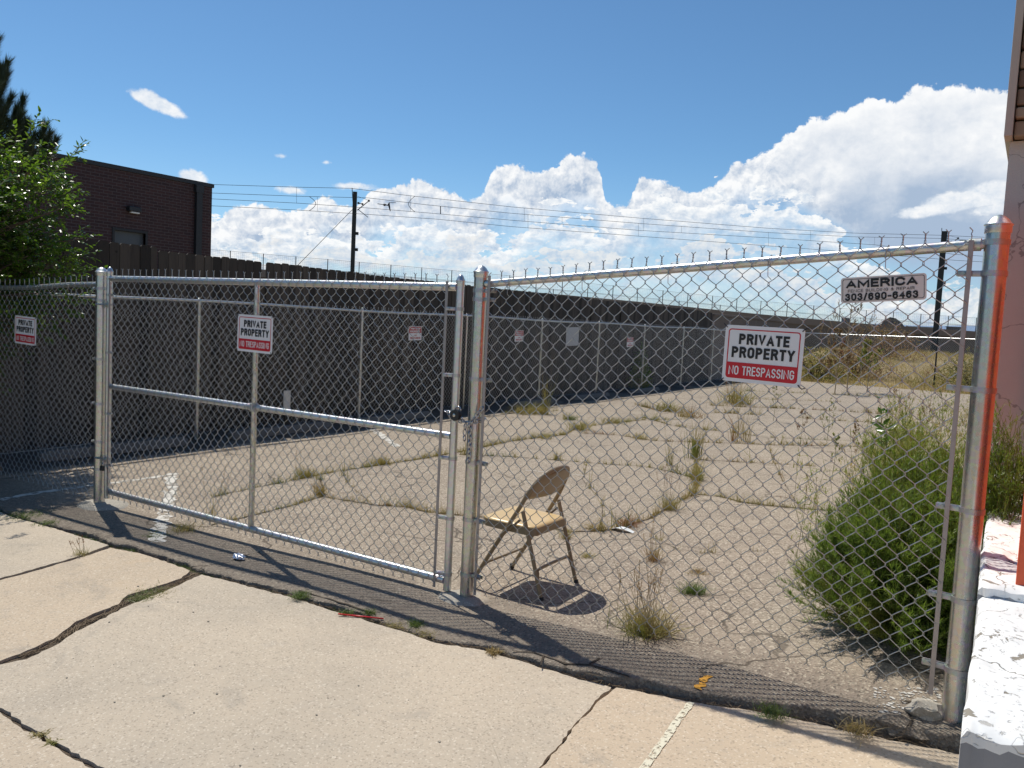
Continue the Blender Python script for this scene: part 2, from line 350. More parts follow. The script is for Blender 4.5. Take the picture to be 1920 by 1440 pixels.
def mat_concrete(name, c1, c2, c3, stain=(.36, .32, .27), grain=150, bstr=.35):
    mt, t, b = newmat(name); p = t.pos()
    isl = t.n.new('ShaderNodeNewGeometry').outputs['Random Per Island']
    big = t.noise(p, 1.1, 5, .6); mid = t.noise(p, 7, 5, .65); fine = t.noise(p, grain, 3, .7); spk = t.voro(p, 130, out='Color')
    sp = t.node('ShaderNodeSeparateColor'); t.link(spk, sp.inputs[0])
    col = t.mix(t.sstep(.3, .7, big), c1, c2); col = t.mix(t.math('MULTIPLY', isl, .8), col, c3)
    col = t.mix(t.math('MULTIPLY', t.sstep(.52, .75, mid), .35), col, stain)
    col = t.mix(t.math('MULTIPLY', t.sstep(.78, .98, sp.outputs[0]), .5), col, (.22, .18, .14))
    col = t.mix(t.math('MULTIPLY', t.sstep(.84, 1.0, sp.outputs[1]), .5), col, (.74, .66, .54))
    col = t.mix(t.math('MULTIPLY', t.math('SUBTRACT', fine, .42), .9), col, (.62, .54, .43))
    t.link(col, b.inputs['Base Color']); sm = t.sstep(.60, .78, t.noise(p, .9, 6, .7, .6)); col = t.mix(t.math('MULTIPLY', sm, .30), col, (.56, .38, .21)); s2_ = t.sstep(.56, .70, t.noise(p, 1.7, 6, .7, 1.2)); col = t.mix(t.math('MULTIPLY', s2_, .30), col, (.26, .24, .21))
    dr = t.math('SUBTRACT', 1.0, t.sstep(.018, .045, t.math('ADD', t.voro(p, 1.6), t.math('MULTIPLY', fine, .02)))); col = t.mix(t.math('MULTIPLY', dr, .55), col, (.10, .085, .07))
    e3 = t.voro(t.vmath('ADD', p, (3.0, 1.0, 0.0)), 1.1, 'DISTANCE_TO_EDGE'); hc = t.math('MULTIPLY', t.math('SUBTRACT', 1.0, t.sstep(.0006, .0028, e3)), t.sstep(.58, .66, t.noise(p, .7, 4, .6))); col = t.mix(t.math('MULTIPLY', hc, .5), col, (.16, .13, .10))
    t.link(col, b.inputs['Base Color']); b.inputs['Roughness'].default_value = .9; b.inputs['Specular IOR Level'].default_value = .25
    # broom finish runs across the walk
    mp = t.node('ShaderNodeMapping'); mp.inputs['Scale'].default_value = (10, 140, 10); mp.inputs['Rotation'].default_value = (0, 0, math.radians(8)); t.link(p, mp.inputs[0])
    br = t.noise(mp.outputs[0], 1.0, 3, .6)
    t.link(t.bump(t.math('ADD', t.math('MULTIPLY', br, .5), fine), bstr, .004), b.inputs['Normal'])
    return mt
M_conc = mat_concrete('tan_concrete', (.43, .372, .295), (.53, .448, .345), (.53, .41, .285), grain=170, bstr=.6)
M_conc2 = mat_concrete('grey_concrete', (.30, .285, .25), (.36, .335, .29), (.32, .30, .26))
M_dirt = simple('dark_dirt', (.105, .080, .058), .95, 0, .75, 55, .9, 120, .2)
M_crack = simple('crack_fill', (.060, .048, .036), .95, 0, .5, 70, .9, 120, .2)
M_paintw = simple('worn_white_paint', (.62, .60, .55), .7, 0, .25, 50)
def mat_wood():
    mt, t, b = newmat('weathered_boards'); p = t.pos()
    isl = t.n.new('ShaderNodeNewGeometry').outputs['Random Per Island']
    mp = t.node('ShaderNodeMapping'); mp.inputs['Scale'].default_value = (30, 30, 1.3); t.link(p, mp.inputs[0])
    gr = t.noise(mp.outputs[0], 1.4, 5, .65, .6)
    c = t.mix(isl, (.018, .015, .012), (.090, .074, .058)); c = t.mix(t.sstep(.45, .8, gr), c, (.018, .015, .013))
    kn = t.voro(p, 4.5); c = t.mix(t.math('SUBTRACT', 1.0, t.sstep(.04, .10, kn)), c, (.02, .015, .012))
    t.link(c, b.inputs['Base Color']); b.inputs['Roughness'].default_value = .85
    t.link(t.bump(gr, .6, .004), b.inputs['Normal']); return mt
M_wood = mat_wood()
def mat_brick():
    mt, t, b = newmat('dark_brick')
    br = t.node('ShaderNodeTexBrick'); p = t.pos(); s = t.node('ShaderNodeSeparateXYZ'); t.link(p, s.inputs[0]); c = t.node('ShaderNodeCombineXYZ')
    t.link(s.outputs[1], c.inputs[0]); t.link(s.outputs[2], c.inputs[1]); t.link(c.outputs[0], br.inputs['Vector'])
    br.inputs['Color1'].default_value = (.040, .020, .022, 1); br.inputs['Color2'].default_value = (.062, .028, .028, 1); br.inputs['Mortar'].default_value = (.090, .070, .072, 1)
    br.inputs['Scale'].default_value = 1.0; br.inputs['Brick Width'].default_value = .30; br.inputs['Row Height'].default_value = .10; br.inputs['Mortar Size'].default_value = .011
    t.link(br.outputs['Color'], b.inputs['Base Color']); b.inputs['Roughness'].default_value = .85
    t.link(t.bump(br.outputs['Fac'], .4, -.01), b.inputs['Normal']); return mt
M_brick = mat_brick()
def mat_stucco():
    mt, t, b = newmat('cracked_stucco'); p = t.pos()
    n = t.noise(p, 1.5, 4); col = t.mix(n, (.50, .485, .43), (.58, .56, .50))
    wrp = t.node('ShaderNodeTexNoise'); wrp.inputs['Scale'].default_value = 5; wrp.inputs['Detail'].default_value = 4; t.link(p, wrp.inputs['Vector'])
    o = t.vmath('SCALE', wrp.outputs['Color']); o.node.inputs['Scale'].default_value = .35
    e = t.voro(t.vmath('ADD', p, o), 2.6, 'DISTANCE_TO_EDGE')
    cr = t.math('SUBTRACT', 1.0, t.sstep(.004, .014, e))
    col = t.mix(t.math('MULTIPLY', cr, .55), col, (.12, .11, .10))
    t.link(col, b.inputs['Base Color']); b.inputs['Roughness'].default_value = .95
    t.link(t.bump(t.noise(p, 70, 5, .7), .5, .006), b.inputs['Normal']); return mt
M_stucco = mat_stucco()
def mat_whitewall():
    mt, t, b = newmat('peeling_white_paint'); p = t.pos()
    wrp = t.node('ShaderNodeTexNoise'); wrp.inputs['Scale'].default_value = 7; wrp.inputs['Detail'].default_value = 5; t.link(p, wrp.inputs['Vector'])
    o = t.vmath('SCALE', wrp.outputs['Color']); o.node.inputs['Scale'].default_value = .22
    e = t.voro(t.vmath('ADD', p, o), 3.2, 'DISTANCE_TO_EDGE'); cr = t.math('SUBTRACT', 1.0, t.sstep(.002, .010, e))
    cr = t.math('MULTIPLY', cr, t.sstep(.42, .55, t.noise(p, 3, 2)))
    chip = t.math('MAXIMUM', t.sstep(.635, .65, t.noise(p, 6.5, 6, .6, .8)), t.math('MULTIPLY', t.sstep(.60, .66, t.noise(p, 26, 5, .7, 1.5)), .55))
    d = t.math('MAXIMUM', cr, chip)
    col = t.mix(t.noise(p, 3, 4), (.78, .775, .75), (.86, .855, .83)); col = t.mix(d, col, (.28, .25, .20))
    t.link(col, b.inputs['Base Color']); b.inputs['Roughness'].default_value = .75
    h = t.math('SUBTRACT', t.math('MULTIPLY', t.noise(p, 30, 4), .25), d)
    t.link(t.bump(h, .7, .008), b.inputs['Normal']); return mt
M_white = mat_whitewall()
M_orange = simple('orange_masonry_paint', (.72, .105, .035), .5, 0, .12, 8, .3, 40)
M_ledgeshade = simple('ledge_shade_grey', (.30, .30, .31), .7, 0, .1, 12, .2, 60)  # white ledge's shade put into a grey for its front faces
M_trim = simple('beige_trim', (.50, .41, .33), .6, 0, .08, 6)
M_dark = simple('dark_metal', (.03, .032, .035), .5, .3, .2, 10)
M_pole = simple('black_green_pole', (.018, .022, .022), .55, .2, .2, 3)

# ================================================================== LARGE STRUCTURE
# ground sheet to the horizon
def Zg(x, y):
    r = math.hypot(x, y)
    z = -1.86
    if y > 30.5: z = -1.80 + .98 * sst(30.5, 46, y) - 2.1 * sst(56, 74, y)
    if x < -9.7: z = min(z, -1.80 - .6 * sst(-12, -40, x) * 1.0)
    z += .10 * math.sin(x * .9 + y * .35) * sst(34, 42, y) * (1 - sst(70, 90, y))
    if y < -2: z = -1.86
    return z
def nonuni(a, b, fine0, fine1, st, grow=1.25):
    xs = list(np.arange(fine0, fine1, st)); s = st
    x = fine1
    while x < b: xs.append(x); s *= grow; x += s
    xs.append(b); x = fine0; s = st; L = []
    while x > a: s *= grow; x -= s; L.append(max(x, a))
    return sorted(set(L + xs))
gx = nonuni(-6000, 6000, -24, 16, .8); gy = nonuni(-3000, 9000, -6, 76, .8)
V = [(x, y, Zg(x, y)) for y in gy for x in gx]; nx = len(gx)
Fq = [(j * nx + i, j * nx + i + 1, (j + 1) * nx + i + 1, (j + 1) * nx + i) for j in range(len(gy) - 1) for i in range(nx - 1)]
mt, t, b = newmat('dry_earth_and_grass'); p = t.pos()
n1 = t.noise(p, .5, 5, .6); n2 = t.noise(p, 14, 4, .7)
c = t.mix(n1, (.30, .225, .12), (.40, .31, .17)); c = t.mix(t.sstep(.55, .75, n2), c, (.11, .095, .05))
c = t.mix(t.math('MULTIPLY', t.sstep(.6, .75, t.noise(p, .16, 3)), .3), c, (.20, .19, .08))
t.link(c, b.inputs['Base Color']); b.inputs['Roughness'].default_value = .95
t.link(t.bump(n2, 1.0, .06), b.inputs['Normal'])
struct(npmesh('ground', V, Fq, mt, smooth=True))

# distant hills
hv = []; hf = []; K = 160
for k in range(K + 1):
    azd = math.radians(-75 + 115 * k / K); 
    h = 190 * (.55 + .30 * math.sin(azd * 5.1 + 1) + .18 * math.sin(azd * 13 + 2) + .10 * math.sin(azd * 31) + .05 * math.sin(azd * 71))
    dx, dy = math.sin(azd), math.cos(azd)
    hv += [(dx * 8000, dy * 8000, -10), (dx * 8500, dy * 8500, max(30, h) * .6), (dx * 9000, dy * 9000, max(60, h) * 1.05), (dx * 9800, dy * 9800, -20)]
for k in range(K):
    for j in range(3): hf.append((k * 4 + j, k * 4 + j + 1, k * 4 + 5 + j, k * 4 + 4 + j))
mb = MB(); mb.add(hv, hf)
struct(mb.build('hills', simple('hazed_blue_hills', (.24, .33, .47), 1, 0, .12, .003, spec=0), smooth=True))  # haze of the air put into the hills' blue-grey colour

# sidewalk edge line (world), used for the lot's front edge
EDGE_PX = [(0, 960), (25, 970), (100, 990), (150, 1006), (204, 1022), (262, 1037), (330, 1060), (375, 1075), (480, 1103), (540, 1118), (630, 1147), (750, 1182), (815, 1205), (900, 1218),
           (1000, 1247), (1075, 1270), (1150, 1287), (1230, 1303), (1300, 1317), (1400, 1331), (1480, 1345), (1600, 1374), (1700, 1393), (1795, 1414)]
EDGE = [hit(u, v, S) for u, v in EDGE_PX]
EDGE = [Vector((-14, EDGE[0].y + .05, S(-14, 3.2))), Vector((-9, EDGE[0].y + .03, S(-9, 3.2)))] + EDGE + [Vector((.6, EDGE[-1].y + .05, S(.6, 3.3))), Vector((3, 3.5, S(3, 3.4)))]
def edge_y(x): return lerp_tab(x, [(p.x, p.y) for p in EDGE])
def hsh(i, j=0): v = math.sin(i * 127.1 + j * 311.7) * 43758.5453; return v - math.floor(v)
def vn(x, y):
    i, j = math.floor(x), math.floor(y); fx, fy = x - i, y - j; fx = fx * fx * (3 - 2 * fx); fy = fy * fy * (3 - 2 * fy)
    a = hsh(i, j) * (1 - fx) + hsh(i + 1, j) * fx; b_ = hsh(i, j + 1) * (1 - fx) + hsh(i + 1, j + 1) * fx
    return a * (1 - fy) + b_ * fy
# parking lot asphalt: one height-field from the broken front edge to the far end
LX0, LX1, LY1 = -9.75, .75, 31.0
nxx, nyy = 420, 170; V = []; Fq = []
def lot_front(x): return edge_y(x) + .025 + .045 * vn(x * 5, 3) ** 2 + .022 * vn(x * 23, 9) + .03 * sst(-2.2, -.2, x)
rows = [None]
for j in range(nyy + 1):
    tt = (j / nyy) ** 1.9
    for i in range(nxx + 1):
        x = LX0 + (LX1 - LX0) * i / nxx; y0 = lot_front(x); y = y0 + (LY1 - y0 + .5 * vn(x * 1.5, 40)) * tt
        z = G(x, y)
        if j < 5: z -= (5 - j) ** 2 * .0005 * (.4 + 1.5 * vn(x * 9, 1))
        V.append((x, y, z))
nxx1 = nxx + 1
for j in range(nyy):
    for i in range(nxx): Fq.append((j * nxx1 + i, j * nxx1 + i + 1, (j + 1) * nxx1 + i + 1, (j + 1) * nxx1 + i))
o0 = len(V)
for i in range(nxx1): V.append((V[i][0], V[i][1] - .010 * vn(i * .7, 5), V[i][2] - .09))
for i in range(nxx): Fq.append((o0 + i, o0 + i + 1, i + 1, i))
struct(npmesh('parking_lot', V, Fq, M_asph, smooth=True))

# dirt strip under the joint between sidewalk and lot, and under the slabs
V = []; Fq = []; n = 260
for i in range(n + 1):
    x = -14 + 17.0 * i / n; ye = edge_y(x)
    for q, (yy) in enumerate((-4.0, -2, 0, 1.2, 2.2, ye - .35, ye - .1, ye - .02, ye + .03, ye + .12, ye + .30)):
        z = S(x, yy) - (.022 + .012 * vn(x * 12, q * 3.3) if q > 5 else .016)
        if q >= 9: z = S(x, ye) - .040
        V.append((x, yy, z))
for i in range(n):
    for q in range(10): a = i * 11 + q; Fq.append((a, a + 11, a + 12, a + 1))
struct(npmesh('soil', V, Fq, M_dirt, smooth=True))

# sidewalk slabs
def jit(pl, amp=.0065, step=.03):
    out = []
    for a, b_ in zip(pl, pl[1:]):
        L = (b_ - a).length; k = max(1, int(L / step)) if L < 6 else 1
        nrm = Vector((-(b_ - a).y, (b_ - a).x, 0)).normalized() if L > 0 else Vector((0, 0, 0))
        for i in range(k): out.append(a.lerp(b_, i / k) + (nrm * (rnd.random() - .5) * 2 * amp if i else Vector((0, 0, 0))))
    out.append(pl[-1]); return out
def PXS(l): return [hit(u, v, S) for u, v in l]
def WS(l): return [Vector((x, y, S(x, y))) for x, y in l]
j1a = PXS([(204, 1022), (140, 1045), (60, 1068), (0, 1084)]); j1b = PXS([(0, 1088), (60, 1072), (140, 1049), (207, 1027)])
j2a = PXS([(356, 1070), (340, 1084), (300, 1097), (240, 1115), (222, 1133), (175, 1150), (137, 1169), (100, 1198), (75, 1209), (37, 1226), (0, 1239)])
j2b = PXS([(0, 1246), (50, 1236), (100, 1212), (142, 1184), (180, 1166), (235, 1138), (300, 1112), (345, 1092), (378, 1077)])
ed = lambda a, b_: [Vector((x.x, x.y, S(x.x, x.y))) for x in EDGE if a <= x.x <= b_]
xa0 = j1a[0].x; slabs = []
YL = 1.665
def ey(p, q, yt): t_ = (yt - p.y) / (q.y - p.y); x = p.x + (q.x - p.x) * t_; return Vector((x, yt, S(x, yt)))
yl = lambda x: YL + .012 * (vn(x * 1.7, 5) - .5)
low0 = PXS([(0, 1330), (45, 1362), (105, 1396), (178, 1438)])
j3a = PXS([(1146, 1289), (1122, 1309), (1081, 1353), (1046, 1399), (1010, 1440)]); j3b = PXS([(1014, 1440), (1049, 1400), (1085, 1355), (1125, 1312), (1156, 1289)])
slabs.append(ed(-20, xa0 - .01) + j1a + [ey(j1a[0], j1a[-1], YL + .01)] + WS([(-14, YL + .01)]))
slabs.append([ey(j1b[-1], j1b[0], YL + .01)] + j1b + ed(j1b[-1].x + .01, j2a[0].x - .01) + j2a + [ey(j2a[-3], j2a[-1], YL + .01)])
slabs.append([ey(j2b[2], j2b[0], YL + .01)] + j2b + ed(j2b[-1].x + .01, j3a[0].x - .01) + j3a + [ey(j3a[0], j3a[-1], YL + .012)] + [Vector((p_.x, p_.y + .010, S(p_.x, p_.y))) for p_ in low0][::-1])
slabs.append([ey(j3b[-1], j3b[0], YL + .012)] + j3b + ed(j3b[-1].x + .01, 4) + WS([(4, 3.4), (4, YL + .01)]))
for xa_, xb_ in ((-14, -5.12), (-5.11, -3.83), (-1.385, 4)): slabs.append(WS([(xa_, YL - .008), (xb_, YL - .008), (xb_, -4), (xa_, -4)]))
slabs.append(WS([(-3.82, YL - .008)]) + [Vector((p_.x, p_.y - .012, S(p_.x, p_.y))) for p_ in low0] + WS([(-1.395, YL - .01), (-1.395, -4), (-3.82, -4)]))
bm = bmesh.new()
for pl in slabs:
    pj = jit(pl + [pl[0]])[:-1]
    # drop near-duplicates
    q = [pj[0]]
    for p_ in pj[1:]:
        if (p_ - q[-1]).length > .002: q.append(p_)
    vs = [bm.verts.new((p_.x, p_.y, S(p_.x, p_.y))) for p_ in q]
    try: f = bm.faces.new(vs)
    except Exception: continue
    if f.normal.z < 0 or f.calc_area() > 0 and (f.normal_update() or f.normal.z < 0): f.normal_flip()
    r_ = bmesh.ops.extrude_face_region(bm, geom=[f])
    nv = [e for e in r_['geom'] if isinstance(e, bmesh.types.BMVert)]
    for v in vs: v.co.z -= .09
bmesh.ops.triangulate(bm, faces=bm.faces[:])
bmesh.ops.recalc_face_normals(bm, faces=bm.faces[:])
me = bpy.data.meshes.new('sidewalk'); bm.to_mesh(me); bm.free()
sw = link('sidewalk', me, M_conc); struct(sw)

# ---- draped ribbons: cracks, seam, painted lines
def ribbon(mb_, pts, w, fn, lift=.004, jw=.4, step=.06):
    P_ = []
    for a, b_ in zip(pts, pts[1:]):
        L = math.hypot(b_.x - a.x, b_.y - a.y); k = max(1, int(L / step))
        for i in range(k): P_.append(a.lerp(b_, i / k))
    P_.append(pts[-1]); vs = []; n_ = len(P_)
    for i, p_ in enumerate(P_):
        d = P_[min(i + 1, n_ - 1)] - P_[max(i - 1, 0)]; d.z = 0
        if d.length < 1e-6: d = Vector((1, 0, 0))
        d.normalize(); nn = Vector((-d.y, d.x, 0)); c_ = nn * (rnd.random() - .5) * w * jw
        for s_ in (-1, 1):
            ww = w * .5 * (1 + (rnd.random() - .5) * 2 * jw); q_ = p_ + c_ + nn * s_ * ww; vs.append((q_.x, q_.y, fn(q_.x, q_.y) + lift))
    mb_.add(vs, [(2 * i, 2 * i + 1, 2 * i + 3, 2 * i + 2) for i in range(n_ - 1)])
CR_PX = [
 [(400, 932), (480, 914), (540, 903), (620, 886), (680, 877), (780, 862), (880, 844), (960, 827), (1000, 822), (1060, 815), (1084, 800), (1120, 797), (1160, 793), (1200, 788), (1290, 786)],
 [(1084, 812), (1160, 816), (1220, 826), (1290, 829), (1440, 834), (1640, 838)],
 [(395, 985), (480, 965), (540, 950), (608, 930), (600, 898)], [(608, 932), (700, 947), (760, 950), (800, 960), (870, 967), (960, 975), (1070, 998)],
 [(860, 852), (960, 857), (1060, 864), (1145, 871), (1210, 875), (1260, 885), (1307, 898)],
 [(1307, 898), (1304, 925), (1260, 948), (1220, 972), (1170, 988), (1130, 996), (1060, 998)],
 [(1307, 927), (1350, 931), (1390, 942), (1440, 948), (1530, 956), (1580, 958)],
 [(1312, 862), (1360, 865), (1440, 869), (1530, 874)], [(1307, 898), (1305, 862), (1300, 828)],
 [(1190, 758), (1240, 772), (1290, 775), (1340, 774), (1440, 779), (1540, 787), (1640, 792)],
 [(1205, 783), (1260, 798), (1300, 804), (1350, 808), (1440, 820), (1560, 826)],
 [(1355, 744), (1440, 749), (1565, 753), (1665, 761), (1790, 772)], [(1400, 733), (1520, 738), (1700, 745)], [(1330, 760), (1420, 764), (1520, 768), (1680, 778)],
 [(940, 776), (1000, 770), (1060, 771)], [(1060, 998), (960, 975)], [(640, 884), (655, 910), (700, 947)], [(1440, 834), (1452, 869), (1470, 905), (1500, 953)], [(1100, 872), (1092, 900), (1130, 940), (1128, 996)], [(1275, 1040), (1340, 1036), (1440, 1033)], [(1230, 1010), (1270, 1030), (1330, 1038)]]
CR_W = [[hit(u, v, G) for u, v in l] for l in CR_PX]
mb = MB()
for k, l in enumerate(CR_W): ribbon(mb, l, .016 if k < 15 else .005, G, .004, .9)
seam = [Vector((-8.02 + .03 * math.sin(y * 1.7), y, 0)) for y in np.arange(3.6, 31, .5)]
ribbon(mb, seam, .018, G, .005, .6)
# small cracks near the broken front edge
for l in ([(960, 1222), (1000, 1225), (1060, 1245), (1105, 1248), (1160, 1262), (1180, 1270)], [(1105, 1246), (1125, 1235)], [(1020, 1230), (1012, 1248)], [(1130, 1270), (1100, 1262)], [(1700, 1335), (1715, 1352), (1690, 1378)], [(560, 1108), (620, 1125), (700, 1150)], [(1690, 1318), (1720, 1316), (1760, 1322)]):
    ribbon(mb, [hit(u, v, G) for u, v in l], .012, G, .004, .9)
struct(mb.build('pavement_cracks', M_crack))
mb = MB()
for l, w in (([(0, 938), (60, 926), (170, 911), (330, 890)], .07), ([(322, 888), (318, 925), (308, 965), (296, 1018)], .10), ([(700, 806), (745, 838)], .10), ([(0, 852), (172, 832)], .05), ([(985, 882), (1095, 892)], .02)):
    ribbon(mb, [hit(u, v, G) for u, v in l], w, G, .004, .35, .04)
mt, t, b = newmat('worn_line_paint'); p = t.pos(); wv = t.sstep(.50, .60, t.noise(p, 11, 6, .75))
b.inputs['Base Color'].default_value = (.60, .57, .51, 1); b.inputs['Roughness'].default_value = .8
tr = t.node('ShaderNodeBsdfTransparent'); mx = t.node('ShaderNodeMixShader'); t.link(t.math('MULTIPLY', wv, 1.0), mx.inputs[0]); t.link(b.outputs[0], mx.inputs[1]); t.link(tr.outputs[0], mx.inputs[2])
t.link(mx.outputs[0], mt.node_tree.nodes['Material Output'].inputs['Surface'])
struct(mb.build('parking_lines', mt))
mb = MB(); ribbon(mb, [hit(u, v, S) for u, v in ((1297, 1318), (1275, 1345), (1245, 1390), (1208, 1440), (1190, 1464))], .032, S, .004, .12, .02)
mt2 = mt.copy(); mt2.name = 'faded_chalk'; mt2.node_tree.nodes['Principled BSDF'].inputs['Base Color'].default_value = (.66, .62, .48, 1)
for n_ in mt2.node_tree.nodes:
    if n_.type == 'TEX_NOISE': n_.inputs['Scale'].default_value = 45
struct(mb.build('chalk_line', mt2))
mb = MB(); ribbon(mb, [hit(u, v, G) for u, v in ((1332, 1268), (1318, 1280))], .03, G, .004, .5, .015); ribbon(mb, [hit(u, v, G) for u, v in ((1318, 1282), (1306, 1292))], .028, G, .004, .5, .015)
struct(mb.build('spray_mark', simple('orange_spray', (.62, .30, .03), .8, 0, .2, 80)))

# ------------------------------------------------------------------ chain link
def chain_mesh(name, A, B, zt0, zt1, zb0, zb1, W, rows, wr, sides=4, detail=True, mat=M_wire, parent=None, ydir=(0, -1, 0), twist=.036, btwist=.022):
    """woven diamond mesh from A to B (xy); top zt0->zt1, bottom zb0->zb1 (diamond apexes)"""
    A = np.array(A, float); B = np.array(B, float); L = np.linalg.norm(B - A); nd = int(round(L / W * 2)); hw = L / nd
    ex = np.array([(B - A)[0] / L, (B - A)[1] / L, 0]); ey_ = np.array(ydir, float)
    J = rows * 2
    jj = np.arange(J + 1)
    allV = []; allF = []; off = 0
    def knot(k, j):
        t_ = k / nd; zt = zt0 + (zt1 - zt0) * t_; zb = zb0 + (zb1 - zb0) * t_
        x = A[0] + ex[0] * hw * k; y = A[1] + ex[1] * hw * k; return np.array([x + .0030 * math.sin(k * .17 + j * .11 + nd), y, zb + (zt - zb) * j / J + .0045 * math.sin(k * .13 - j * .07 + nd) + .003 * math.sin(k * .41)]) + ey_ * (.007 * math.sin(k * .083 + nd) * math.sin(j * .12 + 1) + .003 * math.sin(k * .31 + j * .23))
    ang = np.arange(sides) * 2 * PI / sides + PI / 4
    for i in range(nd):
        jx = .0035 * (nr.random() - .5) if detail else 0
        pts = []
        for j in range(J + 1):
            k = i if (i + j) % 2 == 0 else i + 1
            p_ = knot(k, j); s_ = 1 if k == i + 1 else -1
            if detail:
                e_ = .0022 * s_
                d_ = wr * 1.0 * (1 if s_ > 0 else -1)
                pts.append(p_ + ex * (e_ + jx) + np.array([0, 0, -.0045]) - ey_ * d_)
                pts.append(p_ + ex * (e_ + jx) + np.array([0, 0, .0045]) + ey_ * d_)
                if j < J:
                    k2 = i if (i + j + 1) % 2 == 0 else i + 1; q_ = knot(k2, j + 1)
                    pts.append((p_ + q_) / 2 + ey_ * (wr * 2.3 * (1 if s_ > 0 else -1)))
            else: pts.append(p_)
        if twist:
            k = i if (i + J) % 2 == 0 else i + 1; p_ = knot(k, J); s_ = 1 if k == i + 1 else -1
            if detail:
                for q in range(1, 6):
                    a_ = q * 1.3 + (0 if s_ > 0 else PI); pts.append(p_ + ex * math.cos(a_) * wr + ey_ * math.sin(a_) * wr + np.array([0, 0, .0045 + twist * .66 * q / 5]))
                pts.append(p_ - ex * s_ * (.009 + .004 * nr.random()) + np.array([0, 0, twist + .006 * nr.random()]))
            else: pts.append(p_ - ex * s_ * .004 + np.array([0, 0, twist]))
            k = i if i % 2 == 0 else i + 1; p_ = knot(k, 0); s_ = 1 if k == i + 1 else -1
            if detail and btwist: pts = [p_ - ex * s_ * .010 + np.array([0, 0, -btwist]), p_ + ex * wr * -s_ + np.array([0, 0, -btwist * .6])] + pts
        P_ = np.array(pts); n_ = len(P_)
        T = np.empty_like(P_); T[1:-1] = P_[2:] - P_[:-2]; T[0] = P_[1] - P_[0]; T[-1] = P_[-1] - P_[-2]
        T /= np.linalg.norm(T, axis=1, keepdims=True) + 1e-12
        U1 = np.cross(T, ey_); U1 /= np.linalg.norm(U1, axis=1, keepdims=True) + 1e-9; U2 = np.cross(T, U1)
        R = (P_[:, None, :] + wr * (np.cos(ang)[None, :, None] * U1[:, None, :] + np.sin(ang)[None, :, None] * U2[:, None, :])).reshape(-1, 3)
        idx = np.arange(n_ - 1)[:, None] * sides; kk = np.arange(sides)[None, :]; k2 = (np.arange(sides)[None, :] + 1) % sides
        Fq_ = np.stack([idx + kk, idx + k2, idx + sides + k2, idx + sides + kk], -1).reshape(-1, 4) + off
        allV.append(R); allF.append(Fq_); off += len(R)
    return npmesh(name, np.concatenate(allV), np.concatenate(allF), mat, parent, smooth=True)

def vert_pipe(name, x, y, z0, z1, r, mat, parent, n=28):
    mb_ = MB(); mb_.tube([(x, y, z0), (x, y, z0 + .3), (x, y, (z0 + z1) / 2), (x, y, z1)], r, n); o = mb_.build(name, mat, parent, True, (x, y, z0)); return smooth_angle(o)
def dome_cap(x, y, z, r, parent, mat=None):
    mb_ = MB(); k = 1.09
    mb_.lathe([(r * k * .98, -.03), (r * k, -.028), (r * k, -.002), (r * 1.17, .0), (r * 1.17, .004), (r * 1.0, .010), (r * .82, .022), (r * .5, .034), (r * .2, .040), (.001, .041)], (x, y, z), 24)
    return smooth_angle(mb_.build('post_cap', mat or M_pipe, parent, True, (x, y, z)), 30)
def band(x, y, z, r, toward, parent, h=.022, tongue=.07, name='tension_band', mat=None):
    mb_ = MB(); n_ = 24; t_ = .0035; vs = []
    for rr, zz in ((r + .001, -h / 2), (r + t_, -h / 2), (r + t_, h / 2), (r + .001, h / 2)):
        for k in range(n_): a = 2 * PI * k / n_; vs.append((x + rr * math.cos(a), y + rr * math.sin(a), z + zz))
    fs = [(q * n_ + k, q * n_ + (k + 1) % n_, ((q + 1) % 4) * n_ + (k + 1) % n_, ((q + 1) % 4) * n_ + k) for q in range(4) for k in range(n_)]
    mb_.add(vs, fs)
    d = Vector((toward[0], toward[1], 0)).normalized(); w_ = Vector((-d.y, d.x, 0))
    for s_ in (-1, 1):
        Mx = Matrix(((d.x, w_.x, 0, x), (d.y, w_.y, 0, y), (0, 0, 1, z), (0, 0, 0, 1)))
        mb_.bbox(r * .8, r + tongue, s_ * .010 - .002 * 1, s_ * .010 + .002, -h / 2, h / 2, .001, Mx)
    c_ = Vector((x, y, z)) + d * (r + tongue * .72)
    mb_.tube([c_ - w_ * .021, c_ - w_ * .013], .009, 8); mb_.tube([c_ + w_ * .013, c_ + w_ * .020], .008, 6); mb_.tube([c_ - w_ * .018, c_ + w_ * .022], .004, 6)
    return smooth_angle(mb_.build(name, mat or M_fit, parent), 40)
def footing(x, y, parent, r=.16, mat=None, z=None):
    mb_ = MB(); n_ = 22; z0 = (G(x, y) if z is None else z); vs = [(x, y, z0 + .022)]
    for q, (rr, zz) in enumerate(((.55, .020), (.9, .012), (1.02, -.02))):
        for k in range(n_):
            a = 2 * PI * k / n_; R_ = r * rr * (1 + .22 * (vn(k * .9, x * 3 + 7) - .5)); vs.append((x + R_ * math.cos(a), y + R_ * .8 * math.sin(a), z0 + zz))
    fs = [(0, 1 + k, 1 + (k + 1) % n_) for k in range(n_)]
    for q in range(2):
        for k in range(n_): fs.append((1 + q * n_ + k, 1 + (q + 1) * n_ + k, 1 + (q + 1) * n_ + (k + 1) % n_, 1 + q * n_ + (k + 1) % n_))
    mb_.add(vs, fs); return mb_.build('footing', mat or M_conc2, parent, True)
def vbar(x, y, z0, z1, parent, mat=None, w=.009, name='tension_bar'):
    mb_ = MB(); mb_.bbox(x - w, x + w, y - .0025, y + .0025, z0, z1, .0012); return mb_.build(name, mat or M_bar, parent)

YF = 3.9
PL, PCX, PR = (-6.515, YF), (-2.722, YF), (-.163, 3.68)
